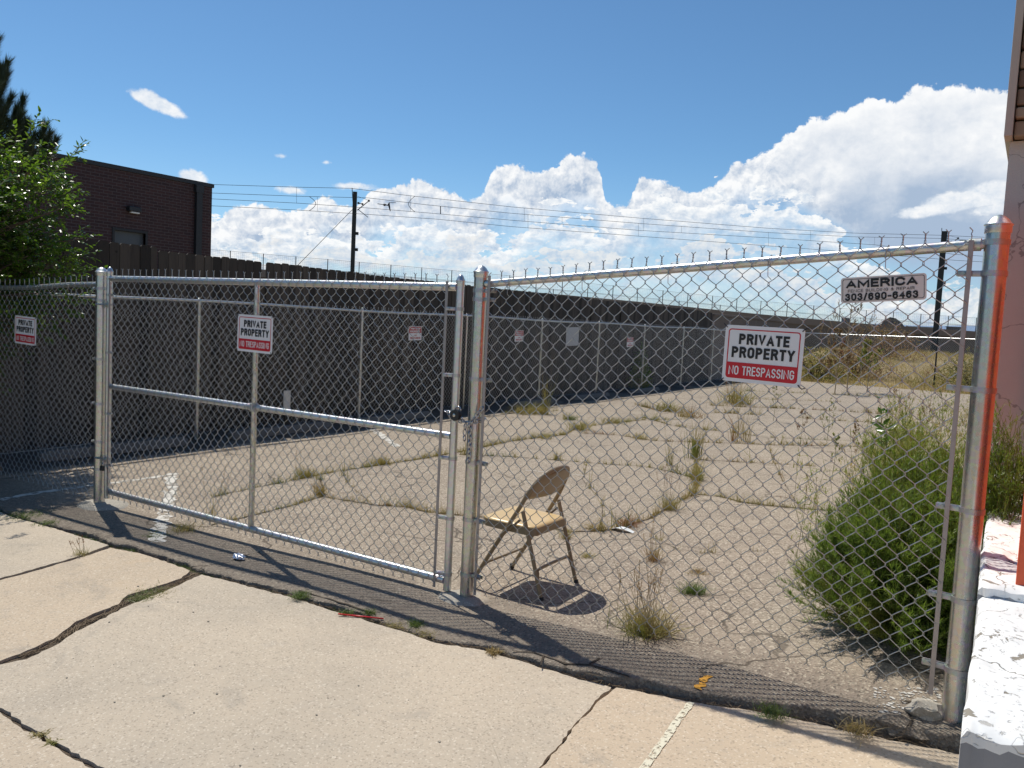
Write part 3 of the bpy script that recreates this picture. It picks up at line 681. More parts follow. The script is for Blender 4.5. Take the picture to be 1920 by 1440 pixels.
# right section: centre post + right post
fr = thing('chain_link_fence', 'new galvanised chain-link fence section with two sleek posts, right of the gate', 'fence', (PCX[0], YF, G(*PCX)))
pc = vert_pipe('post', *PCX, G(*PCX) - .1, .268, .039, M_post, fr); dome_cap(*PCX, .27, .039, pc)
pr = vert_pipe('post', *PR, G(*PR) - .25, .455, .043, M_post, fr); dome_cap(*PR, .457, .043, pr)
pr['label'] = 'tall right end post reflecting orange'
dR = (PR[0] - PCX[0], PR[1] - PCX[1])
for z in (.165, .115, -.345, -.83, -1.17, -1.50): band(*PCX, z, .039, dR, pc)
for v in (455, 513, 730, 955, 1122, 1253):
    z = hy(1850 - (v - 430) * .08, v, 3.68).z; band(*PR, z, .043, (-dR[0], -dR[1]), pr, tongue=.085)
footing(*PCX, pc, .17)
ux = Vector((dR[0], dR[1], 0)).normalized()
mb = MB(); a = Vector((*PCX, .205)) + ux * .045; b_ = Vector((*PR, .385)) - ux * .075
mb.tube([a, a.lerp(b_, .5), b_], .0215, 20); o = smooth_angle(mb.build('top_rail', M_pipe, fr, True))
mb = MB(); mb.tube([b_ - ux * .02, b_ + ux * .022], .025, 18); mb.tube([b_ + ux * .02, b_ + ux * .05], [.02, .012], 12); smooth_angle(mb.build('rail_end_cup', M_fit, fr, True))
mA = Vector((*PCX, 0)) + ux * .085; mB = Vector((*PR, 0)) - ux * .085; yo = -.030
chain_mesh('chain_link_mesh', (mA.x, mA.y + yo), (mB.x, mB.y + yo), .232, .412, -1.575, -1.392, .083, 21, .0021, 5, True, M_wire, fr)
vbar(mA.x, mA.y + yo, -1.60, .25, fr); vbar(mB.x, mB.y + yo, -1.42, .40, fr)
mb = MB()
for tt in (.07, .27, .47, .67, .87):
    p_ = a.lerp(b_, tt); q = [(p_.x + .027 * math.sin(k) * .2, p_.y + .027 * math.cos(k), p_.z + .027 * math.sin(k)) for k in np.linspace(0, 2 * PI, 12)]
    mb = MB(); mb.tube(q, .0017, 5); mb.tube([(p_.x, p_.y - .03, p_.z - .01), (p_.x + .004, p_.y - .033, p_.z - .07), (p_.x + .02, p_.y - .033, p_.z - .085)], .0017, 5); mb.build('wire_tie', M_wire, fr)

# gate
gt_ = thing('gate', 'closed twelve-foot chain-link swing gate in a galvanised pipe frame', 'gate', (-6.38, YF, -1.6))
GX0, GX1, RG = -6.40, -2.865, .024
gv1 = vert_pipe('gate_upright', GX0, YF, -1.63, .235, RG, M_pipe, gt_, 20); dome_cap(GX0, YF, .237, RG, gv1)
gv2 = vert_pipe('gate_upright', GX1, YF, -1.63, .215, RG, M_pipe, gt_, 20); dome_cap(GX1, YF, .217, RG, gv2)
mb = MB(); XM = -4.625; mb.tube([(XM, YF + .003, -1.56), (XM, YF + .003, -.72)], .0205, 18); mb.tube([(XM, YF + .003, -.68), (XM, YF + .003, .165)], .0205, 18); smooth_angle(mb.build('gate_brace', M_post, gt_, True))
for z in (.183, -.697, -1.572):
    mb = MB(); mb.tube([(GX0 + .02, YF, z), (XM, YF, z), (GX1 - .02, YF, z)], RG if z != -.697 else .0215, 20); smooth_angle(mb.build('gate_rail', M_pipe, gt_, True))
mb = MB(); mb.lathe([(.026, -.03), (.0275, -.028), (.0275, .028), (.026, .03)], (XM, YF, -.697), 16); mb.tube([(XM - .045, YF, -.697), (XM + .045, YF, -.697)], .0258, 16); smooth_angle(mb.build('brace_clamp', M_fit, gt_, True))
for z in (.055, -.335, -.83, -1.19, -1.53): band(GX1, YF, z, RG, (-1, -.35), gv2, h=.02, tongue=.055)
for z in (.05, -.42, -.92, -1.35): band(GX0, YF, z, RG, (1, -.35), gv1, h=.02, tongue=.045)
GY = YF - .031
chain_mesh('chain_link_mesh', (GX0 + .055, GY), (GX1 - .075, GY), .218, .218, -1.60, -1.60, .0815, 21, .0021, 5, True, M_wire, gt_, btwist=.018)
vbar(GX1 - .075, GY, -1.62, .215, gt_); vbar(GX0 + .05, GY, -1.60, .19, gt_)
# hinges between left post and gate
for z in (-.03, -1.30):
    mb = MB(); mb.tube([(PL[0], YF - .046, z), (GX0, YF - .032, z)], .007, 8); mb.tube([(GX0, YF - .03, z - .03), (GX0, YF - .03, z + .03)], .012, 10)
    mb.bbox(GX0 - .02, GX0 + .045, YF - .040, YF - .024, z - .018, z + .018, .004); mb.tube([(GX0 + .03, YF - .055, z), (GX0 + .03, YF + .01, z)], .008, 8)
    smooth_angle(mb.build('hinge', M_fit, gt_, True))

# left section
zL0 = hy(0, 538, YF).z; zL1 = hy(180, 533, YF).z
fl = thing('chain_link_fence', 'galvanised chain-link fence section left of the gate with foliage behind it', 'fence', (PL[0], YF, G(*PL)))
XL = -8.86; sl = (zL1 - zL0) / (hy(180, 533, YF).x - hy(0, 538, YF).x)
zLa = zL1 + sl * (XL + 6.6) * 1.0
pl_ = vert_pipe('post', *PL, G(*PL) - .1, .232, .044, M_post, fl); dome_cap(*PL, .234, .044, pl_)
for z in (.10, .005, -.48, -.85, -1.17, -1.40): band(*PL, z, .044, (-1, -.3), pl_, tongue=.03)
footing(PL[0] + .06, YF, pl_, .24)
mb = MB(); mb.tube([(XL, YF, zLa), (-7.6, YF, (zLa * .55 + zL1 * .45) - .006), (-7.0, YF, zL1 - .012), (PL[0] - .03, YF, zL1)], .0215, 18); smooth_angle(mb.build('top_rail', M_pipe, fl, True))
chain_mesh('chain_link_mesh', (XL + .03, YF - .03), (PL[0] - .075, YF - .03), zLa + .03, zL1 + .03, -1.66, -1.64, .083, 21, .0021, 4, True, M_wire, fl)
pe = vert_pipe('post', XL, YF, -1.75, .10, .03, M_post, fl, 16); dome_cap(XL, YF, .10, .03, pe)

# lot fence along the wooden fence
lf = thing('chain_link_fence', 'long older chain-link fence along the dark wooden fence beside the lot', 'fence', (-8.9, 6.6, -1.7))
LFY = [4.15, 6.63, 9.60, 12.4, 15.15, 17.87, 20.6, 23.5, 26.2, 29.2, 32.4, 36.3]
for y in LFY: q = vert_pipe('post', -8.93, y, -1.8, .055, .0235, M_post, lf, 10); dome_cap(-8.93, y, .055, .024, q)
mb = MB(); pts = [(-8.93, y, .065 - .03 * (1 if i % 2 else 0) + .01) for i, y in enumerate(LFY)]
mb.tube([(-8.93, y, .05 + .012 * math.sin(y * 1.1)) for y in np.arange(4.15, 36.5, .9)], .0185, 10); smooth_angle(mb.build('top_rail', M_pipe, lf, True))
for (ya, yb, rr_, sd_) in ((4.2, 13, .0016, 3), (13, 36.2, .0016, 3)):
    chain_mesh('chain_link_mesh', (-8.90, ya), (-8.90, yb), .08, .08, -1.62, -1.62, .083, 20, rr_, sd_, False, M_wire2, lf, ydir=(1, 0, 0), twist=.03)
# far fence across the back of the lot
ff = thing('chain_link_fence', 'distant chain-link fence crossing the dry grass at the back of the lot', 'fence', (-3.1, 33.6, -1.7))
fa, fb_ = Vector((-8.9, 36.3, 0)), Vector((3.0, 30.8, 0))
def zr(tt): return .10 + .11 * tt
for tt in (.0, .26, .49, .74, 1.0):
    p_ = fa.lerp(fb_, tt); q = vert_pipe('post', p_.x, p_.y, -1.9, zr(tt), .028, M_dark if .4 < tt < .6 else M_post, ff, 8)
mb = MB(); mb.tube([(*fa.lerp(fb_, k / 6).xy, zr(k / 6)) for k in range(7)], .020, 8); mb.build('top_rail', M_pipe, ff, True)
chain_mesh('chain_link_mesh', fa.xy, fb_.xy, .10, .21, -1.60, -1.45, .083, 20, .0021, 3, False, M_wire2, ff, ydir=(.42, .9, 0), twist=.03)

# wooden fence
wf = thing('wooden_fence', 'tall weathered board fence standing in shade behind the lot chain-link', 'fence', (-9.4, 10, -1.7))
secs = [(-1.0, 1.45, .70, .70), (1.45, 3.9, .70, .69), (3.92, 6.35, .70, .71), (6.37, 8.05, .675, .67), (8.09, 10.6, .675, .655), (10.6, 13.0, .655, .65), (13.0, 15.4, .65, .655), (15.44, 18.25, .66, .655),
        (18.34, 19.95, .66, .64), (20.05, 22.5, .65, .65), (22.5, 25.0, .65, .66), (25.0, 27.3, .66, .62)]
for (ya, yb, za, zb_) in secs:
    mb = MB(); y = ya; k = 0
    while y < yb - .05:
        w_ = .128 + .016 * rnd.random(); w_ = min(w_, yb - y); t_ = (y - ya) / (yb - ya); zt = za + (zb_ - za) * t_ + (rnd.random() - .5) * .018
        dx = (rnd.random() - .5) * .012; y1 = y + w_ - .004 - (.004 * rnd.random())
        a0, a1 = y, y1; X0, X1 = -9.415 + dx, -9.395 + dx; tl = (rnd.random() - .5) * .006
        mb.add([(X0, a0, -1.85), (X1, a0, -1.85), (X1, a1, -1.85), (X0, a1, -1.85), (X0, a0 + tl, zt - .02), (X1, a0 + tl, zt - .02), (X1, a1 + tl, zt - .02), (X0, a1 + tl, zt - .02),
                (X0, a0 + .02, zt), (X1, a0 + .02, zt), (X1, a1 - .02, zt), (X0, a1 - .02, zt)],
               [(0, 1, 5, 4), (1, 2, 6, 5), (2, 3, 7, 6), (3, 0, 4, 7), (4, 5, 9, 8), (5, 6, 10, 9), (6, 7, 11, 10), (7, 4, 8, 11), (8, 9, 10, 11)])
        y += w_
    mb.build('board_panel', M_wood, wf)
mb = MB()
for z in (-1.3, -.4, .4): mb.box(-9.50, -9.42, -1, 27.3, z - .045, z + .045)
for ya, yb in ((1.44, 1.451), (3.899, 3.921), (6.349, 6.371), (8.049, 8.091), (15.399, 15.441), (18.249, 18.341), (19.949, 20.051), (10.59, 10.6), (12.99, 13.0)): mb.box(-9.452, -9.424, ya - .03, yb + .03, -1.85, .36)
for y in (1.45, 3.91, 6.36, 8.07, 10.6, 13.0, 15.42, 18.295, 20.0, 22.5, 25.0): mb.box(-9.60, -9.505, y - .08, y + .08, -1.85, .40)
mb.build('rail', M_wood, wf)
cw = thing('concrete_wall', 'low brown concrete wall continuing past the end of the board fence', 'wall', (-9.4, 32, -1.7))
mb = MB(); mb.bbox(-9.6, -9.38, 27.35, 37.0, -2.0, .52, .015); mb.bbox(-9.64, -9.34, 27.35, 37.0, .522, .60, .015)
mb.build('wall_panel', simple('brown_concrete', (.17, .135, .11), .9, 0, .2, 3, .3, 30), cw)

# wheel stops along the lot fence
M_stop = simple('grimy_concrete', (.15, .14, .125), .9, 0, .3, 9, .4, 60)
def wheel_stop(y0, L, lab):
    mb_ = MB(); bm = bmesh.new()
    pr_ = [(-.085, 0), (.085, 0), (.075, .06), (.045, .125), (-.045, .125), (-.075, .06)]
    vs = []
    for yy, k in ((y0, .75), (y0 + .08, 1), (y0 + L - .08, 1), (y0 + L, .75)):
        for (px, pz) in pr_: vs.append((-8.62 + px * k, yy, -1.69 + pz * .82 * (k if pz else 1)))
    fs = [(i * 6 + k, i * 6 + (k + 1) % 6, (i + 1) * 6 + (k + 1) % 6, (i + 1) * 6 + k) for i in range(3) for k in range(6)] + [(5, 4, 3, 2, 1, 0), (18, 19, 20, 21, 22, 23)]
    mb_.add(vs, fs); o = mb_.build('wheel_stop', M_stop, None, False, (-8.62, y0 + L / 2, -1.69)); tag(o, lab, 'wheel stop', 'concrete wheel stops at the foot of the lot fence')
    return o
for y0, L, lab in ((6.9, 1.75, 'low concrete wheel stop seen through the gate, just right of the gate brace'), (9.25, 1.75, 'low concrete wheel stop seen through the gate next to the padlocked chain'), (13.6, 1.75, 'concrete wheel stop behind the top of the folding chair, near tall weeds'),
                   (16.1, 1.8, 'concrete wheel stop in shade below the blank panel'), (19.2, 1.8, 'farthest visible concrete wheel stop in the shade strip'), (4.5, 1.75, 'concrete wheel stop just right of the left gate post')):
    wheel_stop(y0, L, lab)
# white stake
mp_ = thing('marker_stake', 'short white stake standing in shade behind the gate middle rail', 'stake', (-8.75, 7.95, -1.69))
mb = MB(); mb.bbox(-8.77, -8.75, 7.90, 8.02, -1.40, -1.12, .004); mb.build('marker_plate', M_paintw, mp_); mb = MB(); mb.bbox(-8.775, -8.745, 7.92, 8.0, -1.72, -1.40, .004); mb.build('stake_foot', M_black, mp_)

# ------------------------------------------------------------------ brick building
bb = thing('brick_building', 'dark brick flat-roofed building beyond the wooden fence', 'building', (-26, 5, -2))
XB = -26; YB1 = 19.76
mb = MB()
# wall with a door/window opening
oy0, oy1, oz1 = 15.98, 17.1, 2.36
def wallquad(y0, y1, z0, z1): mb.box(XB - .3, XB, y0, y1, z0, z1)
wallquad(-14, oy0, -2.2, 4.33); wallquad(oy1, YB1, -2.2, 4.33); wallquad(oy0, oy1, oz1, 4.33)
mb.box(XB - 18, XB - .3, YB1 - .3, YB1, -2.2, 4.33); mb.box(XB - 18, XB - .3, -14, -13.7, -2.2, 4.33)
mb.build('wall', M_brick, bb)
mb = MB(); mb.box(XB - .36, XB + .05, -14.04, YB1 + .05, 4.333, 4.47); mb.box(XB - 18, XB - .36, YB1 - .34, YB1 + .05, 4.333, 4.47); mb.build('parapet_cap', M_dark, bb)
mb = MB(); mb.box(XB - 18, XB - .3, -13.7, YB1 - .3, 3.9, 4.0); mb.build('roof', M_dark, bb)
mb = MB(); mb.box(XB - .16, XB - .12, oy0, oy1, -2.2, oz1); mb.build('door', simple('slate_door', (.075, .088, .10), .5, 0, .1, 2), bb)
mb = MB(); mb.box(XB - .1, XB + .03, oy0 - .08, oy0, -2.2, oz1 + .08); mb.box(XB - .1, XB + .03, oy1, oy1 + .08, -2.2, oz1 + .08); mb.box(XB - .1, XB + .03, oy0, oy1, oz1, oz1 + .08); mb.build('door_frame', M_black, bb)
mb = MB(); mb.box(XB + .01, XB + .14, 19.02, 19.26, -2.2, 4.32); mb.box(XB + .01, XB + .16, 18.98, 19.30, 4.05, 4.32); mb.build('downspout', M_dark, bb)
lp = MB(); lp.bbox(XB + .01, XB + .22, 16.38, 16.82, 3.02, 3.20, .03); lo = lp.build('wall_lamp', M_dark, bb)
lp = MB(); lp.bbox(XB + .08, XB + .20, 16.46, 16.76, 2.97, 3.018, .01); lp.build('lens', simple('frosted_lens', (.75, .75, .72), .3), lo)

# ------------------------------------------------------------------ rail line: retaining wall, its fence, poles, wires
TR = [(-75, 22), (-60, 38), (-47.5, 50.5), (-39.5, 61), (-31.5, 70.5), (-22.5, 79), (-14, 84.5), (-5, 88.5), (8, 92), (30, 96)]
TRZ = [3.6, 3.3, 2.9, 2.65, 2.3, 1.75, 1.35, 1.12, .95, .8]
def tr_pts(stp):
    out = []; 
    for (a, b2, za, zb2) in zip(TR, TR[1:], TRZ, TRZ[1:]):
        L = math.hypot(b2[0] - a[0], b2[1] - a[1]); k = max(1, int(L / stp))
        for i in range(k): t_ = i / k; out.append((a[0] + (b2[0] - a[0]) * t_, a[1] + (b2[1] - a[1]) * t_, za + (zb2 - za) * t_))
    out.append((*TR[-1], TRZ[-1])); return out
P_ = tr_pts(3)
rw = thing('retaining_wall', 'long brown concrete retaining wall carrying the railway in the distance', 'wall', (-31.5, 70.5, -3))
def off(p_, d): r_ = math.hypot(p_[0], p_[1]); return (p_[0] + p_[0] / r_ * d, p_[1] + p_[1] / r_ * d)
mb = MB()
for a, b2 in zip(P_, P_[1:]):
    a2, b3 = off(a, 6), off(b2, 6)
    mb.add([(a[0], a[1], -5), (b2[0], b2[1], -5), (b2[0], b2[1], b2[2]), (a[0], a[1], a[2]), (a2[0], a2[1], a[2]), (b3[0], b3[1], b2[2]), (a2[0], a2[1], -5), (b3[0], b3[1], -5)], [(0, 1, 2, 3), (3, 2, 5, 4), (4, 5, 7, 6)])
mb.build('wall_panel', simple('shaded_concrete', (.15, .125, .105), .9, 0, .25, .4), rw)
mb = MB()
for a, b2 in zip(P_, P_[1:]):
    def g_(p_, d, z): q = off(p_, d); return (q[0], q[1], z)
    mb.add([g_(a, -.18, a[2] - .55), g_(b2, -.18, b2[2] - .55), g_(b2, -.18, b2[2] + .06), g_(a, -.18, a[2] + .06), g_(a, .3, a[2] + .06), g_(b2, .3, b2[2] + .06), g_(a, -.01, a[2] - .55), g_(b2, -.01, b2[2] - .55)], [(0, 1, 2, 3), (3, 2, 5, 4), (6, 7, 1, 0)])
mb.build('coping', simple('coping_concrete', (.20, .165, .14), .9, 0, .2, .6), rw)
def rail_fence(dd, hgt, lab, st, zo=0.06):
    rf = thing('railway_fence', lab, 'fence', (-31.5, 70.5, 2), 'mesh fences on top of the railway wall'); Q = tr_pts(st)
    for p_ in Q[:92]:
        q = off(p_, dd); mb_ = MB(); mb_.tube([(*q, p_[2] + zo), (*q, p_[2] + hgt)], .035, 5); mb_.build('post', M_dark, rf, False, (*q, p_[2]))
    mb_ = MB(); Q2 = tr_pts(2.4); n_ = 10
    for h in np.linspace(.12, hgt - .03, n_): mb_.tube([(*off(p_, dd), p_[2] + h) for p_ in Q2], .0045 if h < hgt - .1 else .014, 3)
    for p_ in tr_pts(.16): q = off(p_, dd); mb_.tube([(*q, p_[2] + .1), (*q, p_[2] + hgt - .05)], .004, 3, False)
    mb_.build('fence_mesh', simple('thin_grey_mesh', (.30, .31, .32), .6, .3, .1, 3), rf)
rail_fence(.25, 1.35, 'mesh fence with dark posts on the near edge of the railway wall', 2.45)
rail_fence(5.0, .72, 'lower mesh fence with dark posts on the far edge of the railway wall', 3.6)

def util_pole(p_, zb_, zt, r, lab, arm=True):
    up_ = thing('catenary_pole', lab, 'pole', (p_[0], p_[1], zb_), 'dark railway poles carrying the overhead wires')
    mb_ = MB(); d = Vector((p_[0], p_[1], 0)).normalized(); s_ = Vector((d.y, -d.x, 0))
    Mx = Matrix(((s_.x, d.x, 0, p_[0]), (s_.y, d.y, 0, p_[1]), (0, 0, 1, 0), (0, 0, 0, 1)))
    w_ = r
    mb_.bbox(-w_, w_, -w_, -w_ + .04, zb_, zt, .008, Mx); mb_.bbox(-w_, w_, w_ - .04, w_, zb_, zt, .008, Mx); mb_.bbox(-w_ * .25, w_ * .25, -w_ + .041, w_ - .041, zb_, zt - .02, .005, Mx)
    mb_.bbox(-w_, w_, -w_ + .042, w_ - .042, zb_, zt - .3, .008, Mx)
    mb_.build('mast', M_pole, up_)
    c0 = Vector((p_[0], p_[1], zt))
    if arm:
        mb_ = MB()
        for q in ((.2, -.75, .95, -.5), ):
            pass
        mb_.tube([c0 + s_ * .2 + Vector((0, 0, -.85)), c0 + s_ * .62 + Vector((0, 0, -.92))], .035, 6)
        mb_.tube([c0 + s_ * .22 + Vector((0, 0, -1.45)), c0 + s_ * 1.15 + Vector((0, 0, -.60))], .035, 6)
        mb_.tube([c0 + s_ * .25 + Vector((0, 0, -1.35)), c0 + s_ * 1.1 + Vector((0, 0, -1.95))], .028, 6)
        mb_.tube([c0 + s_ * -.25 + Vector((0, 0, .30)), c0 + s_ * -.12 + Vector((0, 0, -1.1))], .03, 6)
        mb_.tube([c0 + s_ * .1 + Vector((0, 0, -.3)), c0 + s_ * 1.15 + Vector((0, 0, -.60))], .012, 5)
        mb_.build('bracket_arm', M_pole, up_)
        for (sx, sz) in ((.30, -.87), (.62, -.93), (1.12, -.62)):
            mb_ = MB(); c_ = c0 + s_ * sx + Vector((0, 0, sz)); mb_.lathe([(.02, -.08), (.11, -.05), (.05, -.02), (.11, .01), (.05, .04), (.09, .07), (.02, .09)], c_, 10); mb_.build('insulator', M_black, up_)
        for sz in (-3.3, -4.6):
            mb_ = MB(); mb_.bbox(w_, w_ + .22, -.05, .05, zt + sz - .12, zt + sz + .12, .02, Mx); mb_.build('clamp', M_pole, up_)
    return c0, s_
pa = ray(661, 500); k = 68.5 / math.hypot(pa.x, pa.y); c0, s_ = util_pole((pa.x * k, pa.y * k), 2.5, 9.75, .17, 'black railway mast with insulated bracket arm rising behind the board fence')
mb = MB(); e0 = c0 + Vector((0, 0, -1.4)) - s_ * .15; q = ray(552, 496); k2 = 60 / math.hypot(q.x, q.y); mb.tube([e0, Vector((q.x * k2, q.y * k2, q.z * k2 - .3))], .022, 5)
o = mb.build('guy_wire', M_pole); tag(o, 'taut guy wire slanting down left from the railway mast', 'wire')
pb = ray(1760, 560); k = 84 / math.hypot(pb.x, pb.y); util_pole((pb.x * k, pb.y * k), -2.6, 9.95, .24, 'dark slender mast beyond the lot, seen left of the right fence post', True)
# wires traced as spans at the real height of the masts
def wire(px, rs, lab, r=.020):
    pts_ = []
    for (u, v), R_ in zip(px, rs):
        d = ray(u, v); pts_.append(d * (R_ / math.hypot(d.x, d.y)))
    mb_ = MB(); mb_.tube(pts_, r, 4); o_ = mb_.build('overhead_wire', M_pole); tag(o_, lab, 'wire', 'overhead railway wires'); return pts_
def rr(u): return lerp_tab(u, [(300, 73), (400, 71), (658, 68.4), (960, 72.5), (1200, 76.6), (1440, 81.8), (1600, 84.5), (1762, 84), (1920, 90)])
W1 = [(300, 342), (400, 346), (560, 351), (658, 353), (760, 366), (960, 388), (1200, 409), (1440, 428), (1600, 437), (1760, 441), (1850, 445), (2000, 452)]
W2 = [(300, 357), (400, 362), (560, 368), (690, 371), (800, 384), (960, 400), (1200, 419), (1440, 436), (1600, 444), (1760, 447), (1850, 452), (2000, 460)]
W3 = [(300, 366), (400, 373), (560, 381), (690, 390), (800, 399), (960, 413), (1200, 432), (1440, 446), (1640, 459), (1790, 477), (2000, 490)]
W4 = [(300, 378), (400, 386), (560, 394), (690, 402), (820, 411), (960, 425), (1200, 443), (1440, 461), (1600, 473), (1790, 488), (2000, 500)]
for Wp, lab in ((W1, 'highest of the overhead wires running right from the mast'), (W2, 'second overhead wire from the top, passing the bracket arm'), (W3, 'third overhead wire from the top'), (W4, 'lowest overhead contact wire')):
    wire(Wp, [rr(u) for u, v in Wp], lab)
ORD = 'one two three four five six seven eight nine ten eleven twelve'.split()
def ly(Wp, u): return lerp_tab(u, Wp)
for k, (u, A_, B_) in enumerate(((556, W1, W3), (595, W2, W4), (770, W1, W3), (983, W1, W3), (990, W2, W4), (1054, W2, W3), (1197, W2, W4), (1207, W1, W3), (1278, W2, W3), (1441, W2, W4), (1520, W1, W3), (1640, W2, W3))):
    a, b2 = (u, ly(A_, u)), (u, ly(B_, u)); mb = MB(); pp = []
    for uu, vv in (a, b2): d = ray(uu, vv); pp.append(d * (rr(uu) / math.hypot(d.x, d.y)))
    mb.tube(pp, .010, 4); o = mb.build('dropper_wire', M_pole); tag(o, 'thin vertical dropper between overhead wires, number ' + ORD[k] + ' counting from the left', 'wire', 'dropper wires between overhead wires')
for k, (u, A_, B_, lab) in enumerate(((580, W2, W4, 'small curved jumper cable on the overhead wires left of the mast'), (778, W1, W3, 'curved jumper cable on the overhead wires right of the mast'))):
    mb = MB(); ua, ub = (u, ly(A_, u)), (u - 2, ly(B_, u)); pp = []; sg = 1 if k == 0 else -1
    for i in range(13):
        t_ = i / 12; uu = u + sg * 12 * math.sin(PI * t_) ; vv = ua[1] + (ub[1] - ua[1]) * t_; d = ray(uu, vv); pp.append(d * (rr(uu) / math.hypot(d.x, d.y)))
    mb.tube(pp, .022, 5); o = mb.build('jumper_cable', M_pole); tag(o, lab, 'cable')
def wp(u, v): d = ray(u, v); return d * (rr(u) / math.hypot(d.x, d.y))
ins = thing('tension_insulator', 'dark wire tensioner with round insulator on the wires right of the mast', 'insulator', wp(725, 384))
mb = MB(); mb.tube([wp(708, 382), wp(718, 383.5)], .03, 5); c_ = wp(721, 384); mb.lathe([(.03, -.1), (.1, -.06), (.14, 0), (.1, .06), (.03, .1)], c_, 10); mb.tube([wp(722, 384), wp(729, 385)], .05, 6); mb.build('insulator', M_black, ins)
mb = MB(); a1, a2, a3, a4 = wp(729, 380), wp(731, 396), wp(727, 383), wp(727, 386); dd = Vector((.05, .05, 0))
mb.add([a1, a2, a3, a1 + dd, a2 + dd, a3 + dd], [(0, 1, 2), (3, 5, 4), (0, 3, 4, 1), (1, 4, 5, 2), (2, 5, 3, 0)]); mb.tube([a1, wp(742, 380)], .025, 5); mb.build('yoke_plate', M_black, ins)
mb = MB(); mb.tube([wp(826, ly(W2, 826)), wp(826, ly(W3, 826))], .04, 5); o = mb.build('spacer_bar', M_black); tag(o, 'short dark spacer bar between two overhead wires', 'spacer')

# far buildings
fbld = thing('barrel_roof_building', 'dark round-roofed shed far beyond the railway, left of the far mast', 'building', (-18, 138, -2))
mb = MB(); q0 = ray(1645, 620); q1 = ray(1700, 622); k = 120
A_ = Vector((q0.x, q0.y, 0)).normalized() * k; B_ = Vector((q1.x, q1.y, 0)).normalized() * k; prof = [(0, -3), (0, 1.7), (.06, 2.5), (.2, 3.3), (.4, 3.75), (.6, 3.6), (.8, 3.1), (.97, 2.3), (1, 1.5), (1, -3)]
vs = [A_.lerp(B_, a_) + Vector((0, 0, z_ - .75)) for a_, z_ in prof]; bk = A_.normalized() * 18; vs += [v_ + bk for v_ in vs]; n_ = len(prof)
mb.add(vs, [tuple(range(n_)), tuple(range(2 * n_ - 1, n_ - 1, -1))] + [(i, i + n_, (i + 1) % n_ + n_, (i + 1) % n_) for i in range(n_)]); mb.build('shell', simple('shed_metal', (.10, .095, .09), .7, 0, .2, .3), fbld)
mb = MB(); a1 = A_.lerp(B_, .97); b1 = A_.lerp(B_, 1.9); a2, b2 = a1 + bk, b1 + bk
mb.add([Vector((p_.x, p_.y, z_)) for z_ in (-3, 1.9) for p_ in (a1 - bk * .02, b1 - bk * .02, b2, a2)], [(0, 1, 5, 4), (1, 2, 6, 5), (2, 3, 7, 6), (3, 0, 4, 7), (4, 5, 6, 7)]); mb.build('lean_to', simple('shed_side', (.26, .27, .27), .7, 0, .1, .3), fbld)
for (u, v0, v1, w_, lab) in ((1583, 597, 606, 9, 'small rooftop box on a far building left of the round-roofed shed'), (1787, 614, 624, 20, 'dark square cabinet far away, right of the far mast')):
    d = ray(u, v0); k = 118 / math.hypot(d.x, d.y); c_ = d * k; hw_ = w_ / 2 / F * 118; mb = MB(); mb.bbox(c_.x - hw_, c_.x + hw_, c_.y, c_.y + 2, -2, c_.z, .03); mb.bbox(c_.x - hw_ * 1.12, c_.x + hw_ * 1.12, c_.y - .1, c_.y + 2.1, c_.z + .003, c_.z + .10, .02)
    o = mb.build('utility_cabinet', simple('cabinet_paint', (.08, .09, .10), .7), None, False, (c_.x, c_.y, -2)); tag(o, lab, 'cabinet')

# ------------------------------------------------------------------ right-hand building and white ledge
rb = thing('stucco_building', 'stucco building corner with beige trim and stone cladding at the right edge', 'building', (-.26, 6.2, -1.5))
BX, BY = -.255, 6.2
mb = MB(); mb.box(BX, 9, BY, BY + 9, -1.9, 1.30); mb.build('wall', M_stucco, rb)
mb = MB(); mb.box(BX - .0, 9, BY + .05, BY + 9, 1.303, 3.6); mb.build('upper_wall', M_stucco, rb)
mb = MB(); mb.bbox(BX - .03, BX + .015, BY - .16, BY + 9, 1.303, 3.65, .004); mb.build('corner_trim', M_trim, rb)
mb = MB(); mb.bbox(BX - .03, 9, BY - .17, BY - .165 + .004, 3.3, 3.65, .001); mb.build('fascia', M_trim, rb)
# ledgestone cladding
mb = MB(); z = 1.31
while z < 3.3:
    h = .05 + .09 * rnd.random(); x = BX + .02 + .0 * rnd.random()
    while x < 1.6:
        w_ = .12 + .35 * rnd.random(); dz = .03 + .05 * rnd.random(); mb.bbox(x, x + w_ - .012, BY - .05 - dz, BY + .05, z, z + h - .012, .012); x += w_
    z += h
mt = leafmat('ledgestone', (.16, .11, .08), (.42, .33, .23), None, 0.0, .9, .2)
mb.build('stone_cladding', mt, rb)
